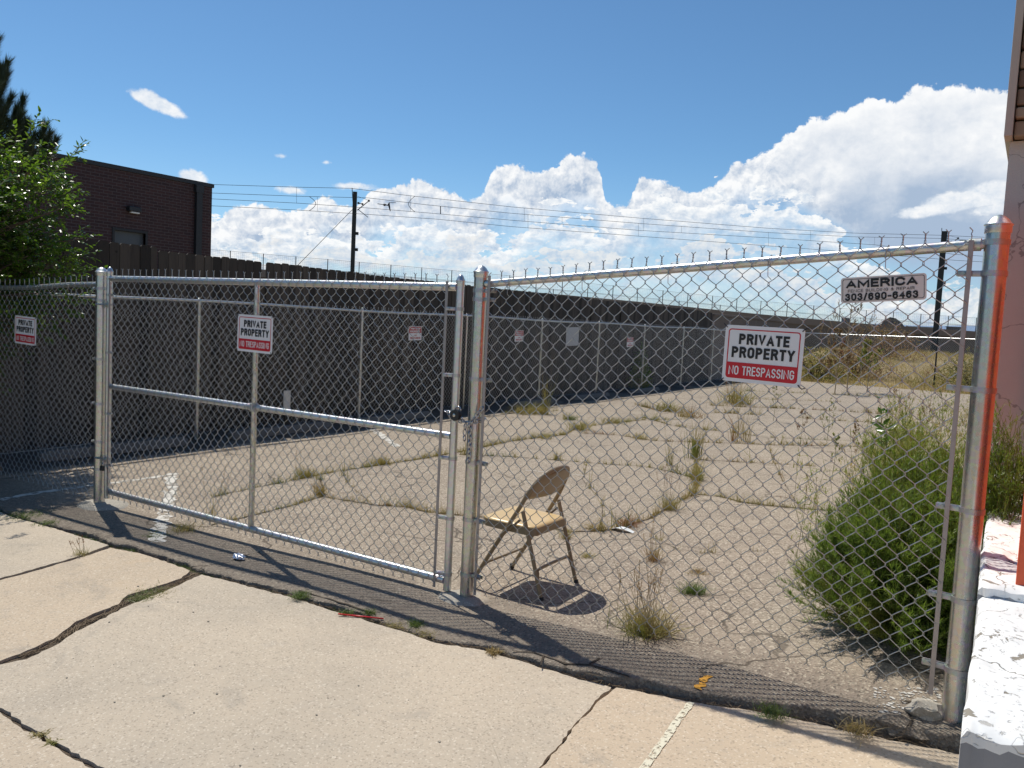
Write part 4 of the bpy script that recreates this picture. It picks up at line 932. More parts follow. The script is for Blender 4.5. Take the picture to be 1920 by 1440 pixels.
# white ledge
wl = thing('white_ledge', 'low masonry ledge with cracked peeling white paint at the lower right', 'ledge', (-.1, 2.1, -1.6))
ZW = -.85
def ledge_x(y): return -.068 - .026 * (y - 2.07) + .010 * (vn(y * 7, 2) - .5) - .012 * max(0, vn(y * 19, 6) - .7)
def ledge_z(x, y, up=0.0):
    z = ZW + up + .016 * (vn(x * 6, y * 6) - .5) + .009 * (vn(x * 21, y * 21) - .5) + .004 * (vn(x * 60, y * 60) - .5)
    c_ = vn(x * 8 + 3, y * 8 + 9); z -= .014 * sst(.80, .86, c_)                      # spalled pockets
    return z
def ledge(y0, y1, x0f, up, nme, seed):
    V = []; Fq = []; NY, NX = int((y1 - y0) / .022), 44
    for j in range(NY + 1):
        for i in range(NX + 1):
            yf = y0 + .030 * (vn(i * .45, seed) - .5) + .014 * (vn(i * 1.9, seed + 3) - .5); y = yf + (y1 - yf) * j / NY
            x0 = x0f(y); t_ = i / NX; x = x0 + (1.2 - x0) * (t_ * .35 + .65 * t_ * t_)
            z = ledge_z(x, y, up)
            if i == 0: z -= .010 + .010 * vn(y * 14, 8)
            if j == 0: z -= .006 + .012 * vn(x * 11, 1)
            V.append((x, y, z))
    N1 = NX + 1
    for j in range(NY):
        for i in range(NX): Fq.append((j * N1 + i, j * N1 + i + 1, (j + 1) * N1 + i + 1, (j + 1) * N1 + i))
    npmesh(nme, V, Fq, M_white, wl, smooth=True)
    return V, N1, NY
V, N1, NY = ledge(2.07, 3.20, ledge_x, 0, 'ledge_top', 4)
def walls(V, N1, NY, zb, front, side):
    mb_ = MB()
    for j in range(NY): a, b2 = V[j * N1], V[(j + 1) * N1]; mb_.add([(a[0] + .004 * vn(j, 3), a[1], zb), (b2[0] + .004 * vn(j + 1, 3), b2[1], zb), b2, a], [(0, 3, 2, 1)])
    mb_.build(side, M_white, wl, True); mb_ = MB(); fr_ = V[:N1]
    for k, (a, b2) in enumerate(zip(fr_, fr_[1:])):
        d1, d2 = .012 + .02 * vn(k * .9, 21), .012 + .02 * vn((k + 1) * .9, 21)
        mb_.add([(a[0], 2.078 if front == 'ledge_front' else a[1], zb), (b2[0], 2.078 if front == 'ledge_front' else b2[1], zb), (b2[0], b2[1] + .001, b2[2] - d2), (a[0], a[1] + .001, a[2] - d1)], [(0, 1, 2, 3)])
    mb_.build(front, M_ledgeshade, wl, True); mb_ = MB()
    for k, (a, b2) in enumerate(zip(fr_, fr_[1:])):
        d1, d2 = .012 + .02 * vn(k * .9, 21), .012 + .02 * vn((k + 1) * .9, 21)
        mb_.add([(a[0], a[1] + .001, a[2] - d1), (b2[0], b2[1] + .001, b2[2] - d2), b2, a], [(0, 1, 2, 3)])
    mb_.build('paint_lip', M_white, wl, True)
walls(V, N1, NY, -1.9, 'ledge_front', 'ledge_side')
V, N1, NY = ledge(3.18, 6.15, lambda y: ledge_x(y) - .004, .042, 'upper_step', 14)
walls(V, N1, NY, ZW - .03, 'step_riser', 'step_side')
mb = MB()
for j in range(NY): a, b2 = V[j * N1], V[(j + 1) * N1]; mb.add([(a[0] + .006, a[1], -1.9), (b2[0] + .006, b2[1], -1.9), (b2[0] + .002, b2[1], ZW - .03), (a[0] + .002, a[1], ZW - .03)], [(0, 3, 2, 1)])
mb.build('ledge_side', M_white, wl, True)
ow = thing('orange_wall', 'orange painted masonry side wall standing on the white ledge', 'wall', (.1, 5, ZW))
mb = MB(); mb.bbox(.004, .30, 3.24, 6.13, ZW + .03, .95, .006); mb.build('wall_panel', M_orange, ow)

# ------------------------------------------------------------------ signs
def arc(cx, cy, rx, ry, a0, a1, n=8): return [(cx + rx * math.cos(math.radians(a0 + (a1 - a0) * k / n)), cy + ry * math.sin(math.radians(a0 + (a1 - a0) * k / n))) for k in range(n + 1)]
O_ = arc(.5, .72, .5, .28, 180, 0, 8) + arc(.5, .28, .5, .28, 0, -180, 8); O_ = O_ + [O_[0]]
Pb = [(0, 1), (.5, 1)] + arc(.5, .75, .5, .25, 90, -90, 8) + [(0, .5)]
GL = {'P': (.9, [[(0, 0), (0, 1)], Pb]), 'R': (.95, [[(0, 0), (0, 1)], Pb, [(.5, .5), (.72, .4), (1, 0)]]), 'I': (.0, [[(.5, 0), (.5, 1)]]), 'V': (1.0, [[(0, 1), (.5, 0), (1, 1)]]),
      'A': (1.05, [[(0, 0), (.5, 1), (1, 0)], [(.2, .28), (.8, .28)]]), 'T': (.85, [[(.5, 0), (.5, 1)], [(0, 1), (1, 1)]]), 'E': (.75, [[(1, 0), (0, 0), (0, 1), (1, 1)], [(0, .52), (.88, .52)]]),
      'O': (.95, [O_]), '0': (.9, [O_]), 'Y': (.95, [[(0, 1), (.5, .45), (1, 1)], [(.5, .5), (.5, 0)]]), 'N': (1.2, [[(0, 0), (0, 1), (1, 0), (1, 1)]]),
      'S': (.9, [arc(.5, .75, .47, .25, 20, 270, 12) + arc(.5, .25, .5, .25, 90, -160, 12)]), 'G': (.95, [arc(.5, .72, .5, .28, 15, 180, 8) + arc(.5, .28, .5, .28, 180, 360, 8) + [(1, .46), (.58, .46)]]),
      'C': (.95, [arc(.5, .72, .5, .28, 15, 180, 8) + arc(.5, .28, .5, .28, 180, 345, 8)]), 'M': (1.25, [[(0, 0), (0, 1), (.5, .2), (1, 1), (1, 0)]]), 'F': (.75, [[(0, 0), (0, 1), (1, 1)], [(0, .52), (.88, .52)]]),
      'U': (.95, [[(0, 1)] + arc(.5, .28, .5, .28, 180, 360, 10) + [(1, 1)]]), 'L': (.75, [[(0, 1), (0, 0), (1, 0)]]), 'D': (.95, [[(0, 0), (0, 1), (.45, 1)] + arc(.45, .5, .55, .5, 90, -90, 12) + [(0, 0)]]),
      'B': (.9, [[(0, 0), (0, 1), (.5, 1)] + arc(.5, .76, .42, .24, 90, -90, 8) + [(0, .52)], [(.5, .52)] + arc(.5, .26, .5, .26, 90, -90, 8) + [(0, 0)]]), '&': (.95, [[(1, 0), (.2, .7), (.25, .93), (.45, 1), (.65, .9), (.62, .72), (.1, .4), (.02, .18), (.25, 0), (.6, .05), (.98, .45)]]),
      '3': (.85, [arc(.48, .75, .46, .25, 165, -80, 10) + arc(.48, .26, .52, .26, 85, -165, 10)]), '9': (.9, [arc(.5, .68, .5, .32, 0, 360, 14) + [(1, .35)] + arc(.5, .28, .5, .28, 0, -150, 7)]), '6': (.9, [arc(.5, .32, .5, .32, 180, -180, 14) + [(0, .65)] + arc(.5, .72, .5, .28, 180, 30, 7)]),
      '4': (.95, [[(.75, 0), (.75, 1), (0, .3), (1, .3)]]), '/': (.5, [[(0, -.05), (1, 1.05)]]), '-': (.5, [[(0, .4), (1, .4)]]), ' ': (.35, [])}
def lettering(mb_, s_, x0, x1, z0, z1, th, y, gap=.55):
    """heavy sign lettering built of flat strokes; th = stroke width"""
    H_ = z1 - z0; adv = [GL[c_][0] for c_ in s_]; n_ = len(s_); fixed = th * n_ + th * gap * (n_ - 1); k_ = (x1 - x0 - fixed) / sum(adv); x = x0; e_ = 0
    for c_, a_ in zip(s_, adv):
        w_ = a_ * k_
        for pl in GL[c_][1]:
            P2 = [Vector((x + th / 2 + px_ * w_, z0 + th / 2 + pz_ * (H_ - th))) for px_, pz_ in pl]; m_ = len(P2); vs = []; closed = (P2[0] - P2[-1]).length < 1e-6
            for i in range(m_):
                pa = P2[i - 1] if i > 0 else (P2[-2] if closed else None); pn_ = P2[i + 1] if i < m_ - 1 else (P2[1] if closed else None)
                d1 = (P2[i] - pa).normalized() if pa is not None else None; d2 = (pn_ - P2[i]).normalized() if pn_ is not None else None
                if d1 is None: d1 = d2
                if d2 is None: d2 = d1
                n1 = Vector((-d1.y, d1.x)); n2 = Vector((-d2.y, d2.x)); mm = n1 + n2
                mm = n1 if mm.length < .2 else mm.normalized(); sc_ = min(1.9, 1 / max(.35, mm.dot(n1))); q_ = P2[i].copy()
                if pa is None: q_ = q_ - d2 * th * .5
                if pn_ is None: q_ = q_ + d1 * th * .5
                for sg_ in (-1, 1): r_ = q_ + mm * sg_ * th * .5 * sc_; vs.append((r_.x, y - e_ * .00004, min(z1, max(z0, r_.y)) if c_ not in '/' else r_.y))
            mb_.add(vs, [(2 * i, 2 * i + 2, 2 * i + 3, 2 * i + 1) for i in range(m_ - 1)]); e_ = (e_ + 1) % 6
        x += w_ + th + th * gap
def rrect(x0, x1, z0, z1, r, n=5):
    pts = []
    for cx, cz, a0 in ((x1 - r, z1 - r, 0), (x0 + r, z1 - r, 90), (x0 + r, z0 + r, 180), (x1 - r, z0 + r, 270)):
        for k in range(n + 1): a = math.radians(a0 + 90 * k / n); pts.append((cx + r * math.cos(a), cz + r * math.sin(a)))
    return pts
def S3(mb_, poly, y): mb_.add([(x, y, z) for x, z in poly], [tuple(range(len(poly)))])
def ring(mb_, a, b2, y): n_ = len(a); mb_.add([(x, y, z) for x, z in a] + [(x, y, z) for x, z in b2], [(i, (i + 1) % n_, n_ + (i + 1) % n_, n_ + i) for i in range(n_)])
M_signw = simple('sign_white', (.74, .74, .75), .45, 0, .04, 15); M_signr = simple('sign_red', (.52, .008, .02), .45, 0, .06, 15)
M_signk = simple('sign_black', (.012, .012, .014), .5, 0, .1, 15); M_signb = simple('sign_beige', (.68, .62, .59), .5, 0, .05, 10)
M_signr2 = simple('faded_red', (.42, .05, .05), .5, 0, .08, 30)
def sign_obj(c_, ex, lab, w_, h_, kind, tilt=0.0, grp=None):
    """sign centred at c_, facing roughly -Y (local -Y is its front); ex is its right-hand direction"""
    th = thing('sign', lab, 'sign', (0, 0, 0), grp); ex = Vector(ex).normalized(); ez = Vector((0, 0, 1)); ey2 = ez.cross(ex)
    Mx = Matrix(((ex.x, ey2.x, 0, c_[0]), (ex.y, ey2.y, 0, c_[1]), (0, 0, 1, c_[2]), (0, 0, 0, 1))) @ Matrix.Rotation(tilt, 4, 'Y')
    th.matrix_world = Mx
    def B(mb_, nme, mat):
        me_ = bpy.data.meshes.new(nme); me_.from_pydata(mb_.v, [], mb_.f); me_.update(); me_.materials.append(mat); o_ = bpy.data.objects.new(nme, me_); COL.objects.link(o_); o_.parent = th; return o_
    W2_, H2_ = w_ / 2, h_ / 2
    pan = MB(); a = rrect(-W2_, W2_, -H2_, H2_, .012 if kind != 'small' else .006); n_ = len(a)
    pan.add([(x, 0, z) for x, z in a] + [(x, .0025, z) for x, z in a], [tuple(range(n_)), tuple(range(2 * n_ - 1, n_ - 1, -1))] + [(i, n_ + i, n_ + (i + 1) % n_, (i + 1) % n_) for i in range(n_)])
    B(pan, 'sign_panel', {'main': M_signw, 'small': M_signw, 'america': M_signb, 'blank': M_blank}[kind])
    if kind == 'blank': return th
    def txt(s_, x0, x1, z0, z1, mat, th_, gap=.55, y=-.0022): mb_ = MB(); lettering(mb_, s_, x0, x1, z0, z1, th_, y, gap); B(mb_, 'lettering', mat)
    if kind == 'main':
        k = w_ / .36; i = .016 * k
        mb_ = MB(); o1 = rrect(-W2_ + i, W2_ - i, -H2_ + i, H2_ - i, .014 * k); o2 = rrect(-W2_ + i + .005 * k, W2_ - i - .005 * k, -H2_ + i + .005 * k, H2_ - i - .005 * k, .010 * k); ring(mb_, o1, o2, -.0008); B(mb_, 'border', M_signr)
        mb_ = MB(); zt = -H2_ + h_ * .345
        low = [(x, min(z, zt)) for x, z in rrect(-W2_ + i + .003 * k, W2_ - i - .003 * k, -H2_ + i + .003 * k, zt + .05, .010 * k)]
        S3(mb_, low, -.0014); B(mb_, 'red_band', M_signr)
        txt('PRIVATE', -.112 * k, .118 * k, .043 * k, .091 * k, M_signk, .0110 * k, .5); txt('PROPERTY', -.142 * k, .145 * k, -.018 * k, .032 * k, M_signk, .0110 * k, .5)
        txt('NO TRESPASSING', -.150 * k, .150 * k, -.096 * k, -.055 * k, M_signw, .0056 * k, .55)
        mb_ = MB()
        for sx in (-1, 1):
            for sz in (-1, 1):
                cx, cz = sx * (W2_ - .006), sz * (H2_ - .006)
                mb_.tube([(cx - sx * .004, -.003, cz - sz * .006), (cx + sx * .004, -.005, cz + sz * .002), (cx + sx * .014, -.001, cz + sz * .010), (cx + sx * .020, .020, cz + sz * .006)], .0024, 5)
        B(mb_, 'cable_ties', M_black)
    if kind == 'america':
        mb_ = MB(); ring(mb_, rrect(-W2_ + .007, W2_ - .007, -H2_ + .007, H2_ - .007, .008), rrect(-W2_ + .009, W2_ - .009, -H2_ + .009, H2_ - .009, .007), -.0008); B(mb_, 'border', M_signk)
        txt('AMERICA', -.142, .132, .008, .043, M_signk, .0088, .6); txt('FENCE BUILDING & REPAIR', -.135, .121, -.010, .002, M_signk, .0017, 1.6); txt('303/690-6463', -.146, .135, -.044, -.014, M_signk, .0068, .55)
    if kind == 'small':
        mb_ = MB(); S3(mb_, [(-W2_ + .008, .005), (W2_ - .008, .005), (W2_ - .008, H2_ - .008), (-W2_ + .008, H2_ - .008)], -.0008); B(mb_, 'red_band', M_signr2)
        txt('PRIVATE', -W2_ * .7, W2_ * .7, H2_ * .52, H2_ * .80, M_signw, W2_ * .05); txt('PROPERTY', -W2_ * .78, W2_ * .78, H2_ * .12, H2_ * .42, M_signw, W2_ * .05)
        txt('NO', -W2_ * .2, W2_ * .2, -H2_ * .40, -H2_ * .18, M_signr2, W2_ * .05); txt('TRESPASSING', -W2_ * .8, W2_ * .8, -H2_ * .82, -H2_ * .52, M_signr2, W2_ * .045)
    return th
mt, t, b = newmat('thin_grey_sheet'); b.inputs['Base Color'].default_value = (.42, .43, .44, 1); b.inputs['Roughness'].default_value = .6; M_blank = mt
GRPS = 'private property signs'
def on_line(x): t_ = (x - PCX[0]) / (PR[0] - PCX[0]); return PCX[1] + (PR[1] - PCX[1]) * t_
cc_ = -1.060; yy = on_line(cc_) - .053
c1 = hy(1429, 666.5, yy); sign_obj(c1, ux, 'largest-looking white and red private property sign on the right fence section', .362, .257, 'main', math.radians(.8), GRPS)
c1 = hy(477.5, 626, GY - .022); sign_obj(c1, (1, 0, 0), 'private property sign hung on the gate in front of its middle brace', .360, .258, 'main', math.radians(.8), GRPS)
c1 = hy(47.2, 619.5, YF - .055); sign_obj(c1, (1, 0, 0), 'private property sign on the left fence section beside the foliage', .360, .250, 'main', math.radians(1.5), GRPS)
yy = on_line(-.57) - .053; c1 = hy(1654.5, 541, yy); sign_obj(c1, ux, 'beige fence contractor sign reading AMERICA under the right top rail', .328, .106, 'america', math.radians(-4.2))
for (u, v, w_, h_, kd, lab) in ((778.5, 625, .34, .235, 'small', 'small red-topped sign on the lot fence seen through the gate'), (973.5, 630, .33, .225, 'small', 'small red-topped sign on the lot fence just right of the centre post'),
                                (1073.5, 631, .60, .42, 'blank', 'blank pale grey sheet hung on the lot fence'), (1181.5, 641.5, .40, .25, 'small', 'farthest small red-topped sign on the lot fence')):
    c1 = hx(u, v, -8.865); sign_obj(c1, (0, 1, 0), lab, w_, h_, kd, math.radians(-1.5), GRPS if kd == 'small' else None)

# ------------------------------------------------------------------ chain and padlock at the centre post
ch = thing('lock_chain', 'steel chain looped round the gate upright and centre post', 'chain', (PCX[0], YF, -.6))
def chain_links(path, parent, L=.034, r=.0038):
    P2 = [Vector(p_) for p_ in path]; seg = [(b2 - a).length for a, b2 in zip(P2, P2[1:])]; T_ = sum(seg); n_ = int(T_ / (L * .74)); mb_ = MB()
    def at(s2):
        for a, b2, l_ in zip(P2, P2[1:], seg):
            if s2 <= l_: return a.lerp(b2, s2 / l_), (b2 - a).normalized()
            s2 -= l_
        return P2[-1], (P2[-1] - P2[-2]).normalized()
    for i in range(n_):
        p_, d = at((i + .5) * T_ / n_); o1 = d.orthogonal().normalized(); o2 = d.cross(o1); sd_ = (o1 + o2).normalized() if i % 2 else (o1 - o2).normalized()
        loop = []
        for k in range(12):
            a = 2 * PI * k / 12; loop.append(p_ + d * (math.cos(a) * L * .5 * (1.0)) + sd_ * math.sin(a) * L * .33)
        mb_.tube(loop, r, 6, closed=True)
    return mb_.build('chain_links', M_chain, parent, True)
loop = []
zc = -.575
for a in np.linspace(PI * .5, PI * 1.5, 9): loop.append((GX1 + .040 * math.cos(a), YF + .040 * math.sin(a), zc + .02))
for tt in np.linspace(0, 1, 4): loop.append((GX1 + (PCX[0] - GX1) * tt, YF - .04 - .022 * tt - .01 * math.sin(PI * tt), zc - .005 - .02 * tt))
for a in np.linspace(-PI * .5, PI * .5, 9): loop.append((PCX[0] + .056 * math.cos(a), YF + .058 * math.sin(a), zc + .03 * (a + PI / 2) / PI - .02))
chain_links(loop, ch)
chain_links([(GX1 - .035, YF - .045, zc + .03), (GX1 + .02, YF - .062, zc + .012), (PCX[0] - .05, YF - .075, zc + .00), (PCX[0], YF - .062, zc - .03), (PCX[0] + .05, YF - .055, zc + .02), (PCX[0] + .085, YF - .045, zc + .075)], ch)
chain_links([(PCX[0] + .012, YF - .058, zc - .02), (PCX[0] + .018, YF - .060, zc - .14), (PCX[0] + .016, YF - .062, zc - .25)], ch)
chain_links([(PCX[0] - .022, YF - .058, zc - .03), (PCX[0] - .022, YF - .060, zc - .13)], ch)
pk = thing('padlock', 'round dark padlock on the chain between gate and centre post', 'padlock', (-2.80, YF - .07, zc + .01))
mb = MB(); Mx = Matrix.Translation((-2.795, YF - .082, zc + .018)) @ Matrix.Rotation(PI / 2, 4, 'X')
mb.lathe([(.020, -.018), (.031, -.016), (.033, -.008), (.033, .010), (.031, .018), (.012, .0185)], (0, 0, 0), 20); mb.v = [tuple(Mx @ Vector(p_)) for p_ in mb.v]; smooth_angle(mb.build('lock_body', M_dark, pk, True))
mb = MB(); mb.lathe([(.010, .019), (.010, .022), (.004, .023)], (0, 0, 0), 12); mb.v = [tuple(Mx @ Vector(p_)) for p_ in mb.v]; mb.build('keyhole_cylinder', M_chain, pk)
mb = MB(); mb.tube([(-2.785 + .020 * math.cos(a), YF - .078, zc + .045 + .022 * math.sin(a)) for a in np.linspace(0, PI, 8)], .0045, 8); mb.build('shackle', M_chain, pk, True)
pk2 = thing('padlock', 'small padlock hanging by the lower gate hinge on the left post', 'padlock', (-6.36, YF - .07, -1.33))
mb = MB(); mb.bbox(-6.375, -6.335, YF - .085, YF - .062, -1.385, -1.345, .005); mb.build('lock_body', M_dark, pk2); mb = MB(); mb.tube([(-6.355 + .013 * math.cos(a), YF - .073, -1.345 + .025 * math.sin(a)) for a in np.linspace(0, PI, 8)], .004, 7); mb.build('shackle', M_chain, pk2, True)

# ------------------------------------------------------------------ folding chair
M_ch = simple('beige_enamel', (.225, .17, .10), .38, .0, .06, 6); M_ch2 = simple('beige_seat_enamel', (.64, .46, .22), .35, 0, .05, 5)
gz = G(-2.63, 4.45); CX, CY = -2.583, 4.335
fc_ = thing('folding_chair', 'beige metal folding chair standing alone behind the fence, facing left', 'chair', (CX, CY, gz))
KS = 1.055
def cp(x, y, z): return Vector((CX + x * KS, CY + y * KS, gz + z * .985))
# U-frame: front feet, up and back over the backrest
def side(y_, s2): return [cp(-.235, s2 * .225, .012), cp(-.12, s2 * .225, .215), cp(0, s2 * .222, .425), cp(.075, s2 * .216, .56), cp(.115, s2 * .205, .645), cp(.150, s2 * .175, .715), cp(.180, s2 * .125, .762), cp(.195, s2 * .06, .782)]
U_ = side(0, -1) + [cp(.199, 0, .786)] + side(0, 1)[::-1]
def smoothpath(p_, k=3):
    out = []
    for i in range(len(p_) - 1):
        a0, a1, a2, a3 = p_[max(i - 1, 0)], p_[i], p_[i + 1], p_[min(i + 2, len(p_) - 1)]
        for j in range(k):
            t_ = j / k; out.append(.5 * ((2 * a1) + (a2 - a0) * t_ + (2 * a0 - 5 * a1 + 4 * a2 - a3) * t_ ** 2 + (3 * a1 - a0 - 3 * a2 + a3) * t_ ** 3))
    out.append(p_[-1]); return out
mb = MB(); mb.tube(smoothpath(U_), .0130, 10); smooth_angle(mb.build('front_frame', M_ch, fc_, True))
for s2 in (-1, 1):
    mb = MB(); mb.tube([cp(.235, s2 * .205, .012), cp(.165, s2 * .205, .26), cp(.085, s2 * .205, .53)], .0122, 10); smooth_angle(mb.build('rear_leg', M_ch, fc_, True))
    mb = MB(); mb.tube([cp(-.05, s2 * .214, .345), cp(.0, s2 * .218, .40), cp(.075, s2 * .214, .475)], .008, 6); mb.build('hinge_link', M_ch, fc_, True)
mb = MB(); mb.tube([cp(-.150, -.22, .155), cp(-.145, -.19, .165), cp(-.145, .19, .165), cp(-.150, .22, .155)], .008, 8); mb.build('front_crossbar', M_ch, fc_, True)
mb = MB(); mb.tube(smoothpath([cp(.205, -.20, .115), cp(.192, -.185, .165), cp(.185, -.15, .185), cp(.185, .15, .185), cp(.192, .185, .165), cp(.205, .20, .115)]), .0095, 8); mb.build('rear_crossbar', M_ch, fc_, True)
for (x, y_) in ((-.235, -.225), (-.235, .225), (.235, -.205), (.235, .205)):
    mb = MB(); mb.lathe([(.012, 0), (.0165, .002), (.0165, .016), (.0125, .035)], cp(x, y_, .0), 12); mb.build('foot_cap', M_black, fc_, True)
# seat: dished pressed-steel pan with rolled edge
ns = 14; V = []; Fq = []
def seatpt(u_, v_, lo=False):
    # rounded rectangle, narrower at the front corners
    x = -.215 + .378 * u_; w_ = .200 * (1 - .06 * abs(2 * u_ - 1) ** 4 - (.18 * max(0, .12 - u_) / .12 if u_ < .12 else 0) - (.10 * max(0, u_ - .9) / .1 if u_ > .9 else 0)); y_ = (v_ * 2 - 1) * w_
    e_ = max(abs(2 * u_ - 1), abs(2 * v_ - 1)); z_ = .440 + .010 * (1 - u_) - .012 * (1 - min(1, e_ / .85) ** 2) - (.010 if e_ > .98 else 0)
    return cp(x, y_, z_)
for i in range(ns + 1):
    for j in range(ns + 1): V.append(tuple(seatpt(i / ns, j / ns)))
for i in range(ns):
    for j in range(ns): a = i * (ns + 1) + j; Fq.append((a, a + ns + 1, a + ns + 2, a + 1))
seat = npmesh('seat', V, Fq, M_ch2, fc_, smooth=True)
rim_i = [i * (ns + 1) for i in range(ns + 1)] + [ns * (ns + 1) + j for j in range(1, ns + 1)] + [i * (ns + 1) + ns for i in range(ns - 1, -1, -1)] + [j for j in range(ns - 1, 0, -1)]
mb = MB(); top_ = [Vector(V[i]) for i in rim_i]; c_ = cp(-.01, 0, .42); bt = [Vector((p_.x + (p_.x - c_.x) * .012, p_.y + (p_.y - c_.y) * .012, p_.z - .044)) for p_ in top_]; n_ = len(top_)
mb.add(top_ + bt, [(i, n_ + i, n_ + (i + 1) % n_, (i + 1) % n_) for i in range(n_)]); mb.build('seat_apron', M_ch, fc_, True)
# backrest
V = []; Fq = []; nb = 12
for i in range(nb + 1):
    tz = i / nb; z_ = .605 + (.772 - .605) * tz; w_ = (.212 if tz < .3 else .212 * math.sqrt(max(.02, 1 - ((tz - .3) / .72) ** 2.6))); xc = .077 + (z_ - .56) * .52
    for j in range(nb + 1):
        s2 = (j / nb) * 2 - 1; V.append(tuple(cp(xc + .022 * (1 - s2 * s2) + .001, s2 * w_, z_ - (.006 * (1 - s2 * s2) if i == 0 else 0))))
for i in range(nb):
    for j in range(nb): a = i * (nb + 1) + j; Fq.append((a, a + 1, a + nb + 2, a + nb + 1))
bk_ = npmesh('backrest', V, Fq, M_ch, fc_, smooth=True); md = bk_.modifiers.new('thick', 'SOLIDIFY'); md.thickness = .004
md = seat.modifiers.new('thick', 'SOLIDIFY'); md.thickness = .003; md.offset = -1

# ------------------------------------------------------------------ litter, stones
mb = MB(); a, b2 = hit(634, 1155, S), hit(719, 1162, G); a.z += .012; b2.z += .006; mb.tube([a, a.lerp(b2, .5), b2], .0042, 8); o = mb.build('drinking_straw', simple('red_plastic', (.62, .015, .02), .35), None, True); tag(o, 'red plastic straw lying in the weeds at the sidewalk edge', 'straw')
def crumple(name, c_, sx, sy, sz, mat, seed, n_=3):
    bm = bmesh.new(); bmesh.ops.create_icosphere(bm, subdivisions=n_, radius=1); r2 = random.Random(seed)
    for v in bm.verts: k = .75 + .5 * r2.random(); v.co = Vector((v.co.x * sx * k, v.co.y * sy * k, max(-.4, v.co.z) * sz * k)) + Vector(c_)
    me_ = bpy.data.meshes.new(name); bm.to_mesh(me_); bm.free(); return link(name, me_, mat)
c_ = hit(448, 1049, G); o = crumple('crumpled_foil', c_ + Vector((0, 0, .018)), .045, .028, .022, simple('foil', (.7, .72, .78), .25, .8, .1, 60), 3); tag(o, 'crumpled silver foil scrap on the shaded asphalt', 'litter')
c_ = hit(1168, 996, G); mb = MB()
pp = [(-.10, -.03), (-.04, -.05), (.03, -.045), (.10, -.03), (-.09, .03), (-.03, .035), (.03, .02), (.09, .03)]; zz = [.006, .03, .028, .008, .004, .028, .030, .006]
mb.add([(c_.x + x, c_.y + y, c_.z + z) for (x, y), z in zip(pp, zz)], [(0, 1, 5, 4), (1, 2, 6, 5), (2, 3, 7, 6)]); o = mb.build('paper_scrap', simple('white_paper', (.75, .78, .78), .7)); md = o.modifiers.new('t', 'SOLIDIFY'); md.thickness = .002; tag(o, 'folded white paper lying on the lot right of the chair', 'litter')
c_ = hit(1735, 1338, G); o = crumple('stone', c_ + Vector((0, 0, .01)), .075, .055, .05, M_conc2, 9, 2); tag(o, 'broken lump of pale concrete at the foot of the right post', 'stone')
c_ = hit(1690, 1355, G); o = crumple('stone', c_ + Vector((0, .02, -.03)), .11, .06, .05, M_asph, 12, 2); tag(o, 'dark chunk of broken asphalt at the sidewalk edge near the right post', 'stone')
mb = MB()
for k in range(130):
    u, v = 1640 + 125 * rnd.random(), 1290 + 50 * rnd.random(); p_ = hit(u, v, G); s2 = .003 + .007 * rnd.random() ** 2
    mb.add([p_ + Vector((s2 * math.cos(a) * (1 + .5 * rnd.random()), s2 * math.sin(a), .001 + (.002 if q else 0))) for q in (0, 1) for a in np.linspace(0, 2 * PI, 6)[:-1]], [(5, 6, 7, 8, 9), (0, 1, 6, 5), (1, 2, 7, 6), (2, 3, 8, 7), (3, 4, 9, 8), (4, 0, 5, 9)])
o = mb.build('paint_flakes', simple('white_paint_flake', (.52, .50, .46), .8, 0, .2, 50)); stuff(o, 'white paint flakes scattered by the foot of the right post', 'flakes')
mb = MB()
for k in range(260):
    if k < 200: u, v = 100 + 1750 * rnd.random(), 0; x = -6.8 + 6.6 * rnd.random(); y = edge_y(x) + .02 + .10 * rnd.random(); p_ = Vector((x, y, S(x, edge_y(x)) - .036))
    else: x = -4.5 + 4.2 * rnd.random(); y = 1.8 + 1.3 * rnd.random(); p_ = Vector((x, y, S(x, y))); 
    s2 = (.004 + .009 * rnd.random() ** 2) * (1 if k < 200 else .45)
    mb.add([p_ + Vector((s2 * math.cos(a) * (1 + .5 * rnd.random()), s2 * math.sin(a), .0 + (s2 * .9 if q else 0))) for q in (0, 1) for a in np.linspace(0, 2 * PI, 6)[:-1]], [(5, 6, 7, 8, 9), (0, 1, 6, 5), (1, 2, 7, 6), (2, 3, 8, 7), (3, 4, 9, 8), (4, 0, 5, 9)])
o = mb.build('gravel_crumbs', simple('mixed_crumbs', (.30, .27, .22), .9, 0, .6, 50)); stuff(o, 'small crumbs of gravel and paint along the pavement edge', 'gravel')

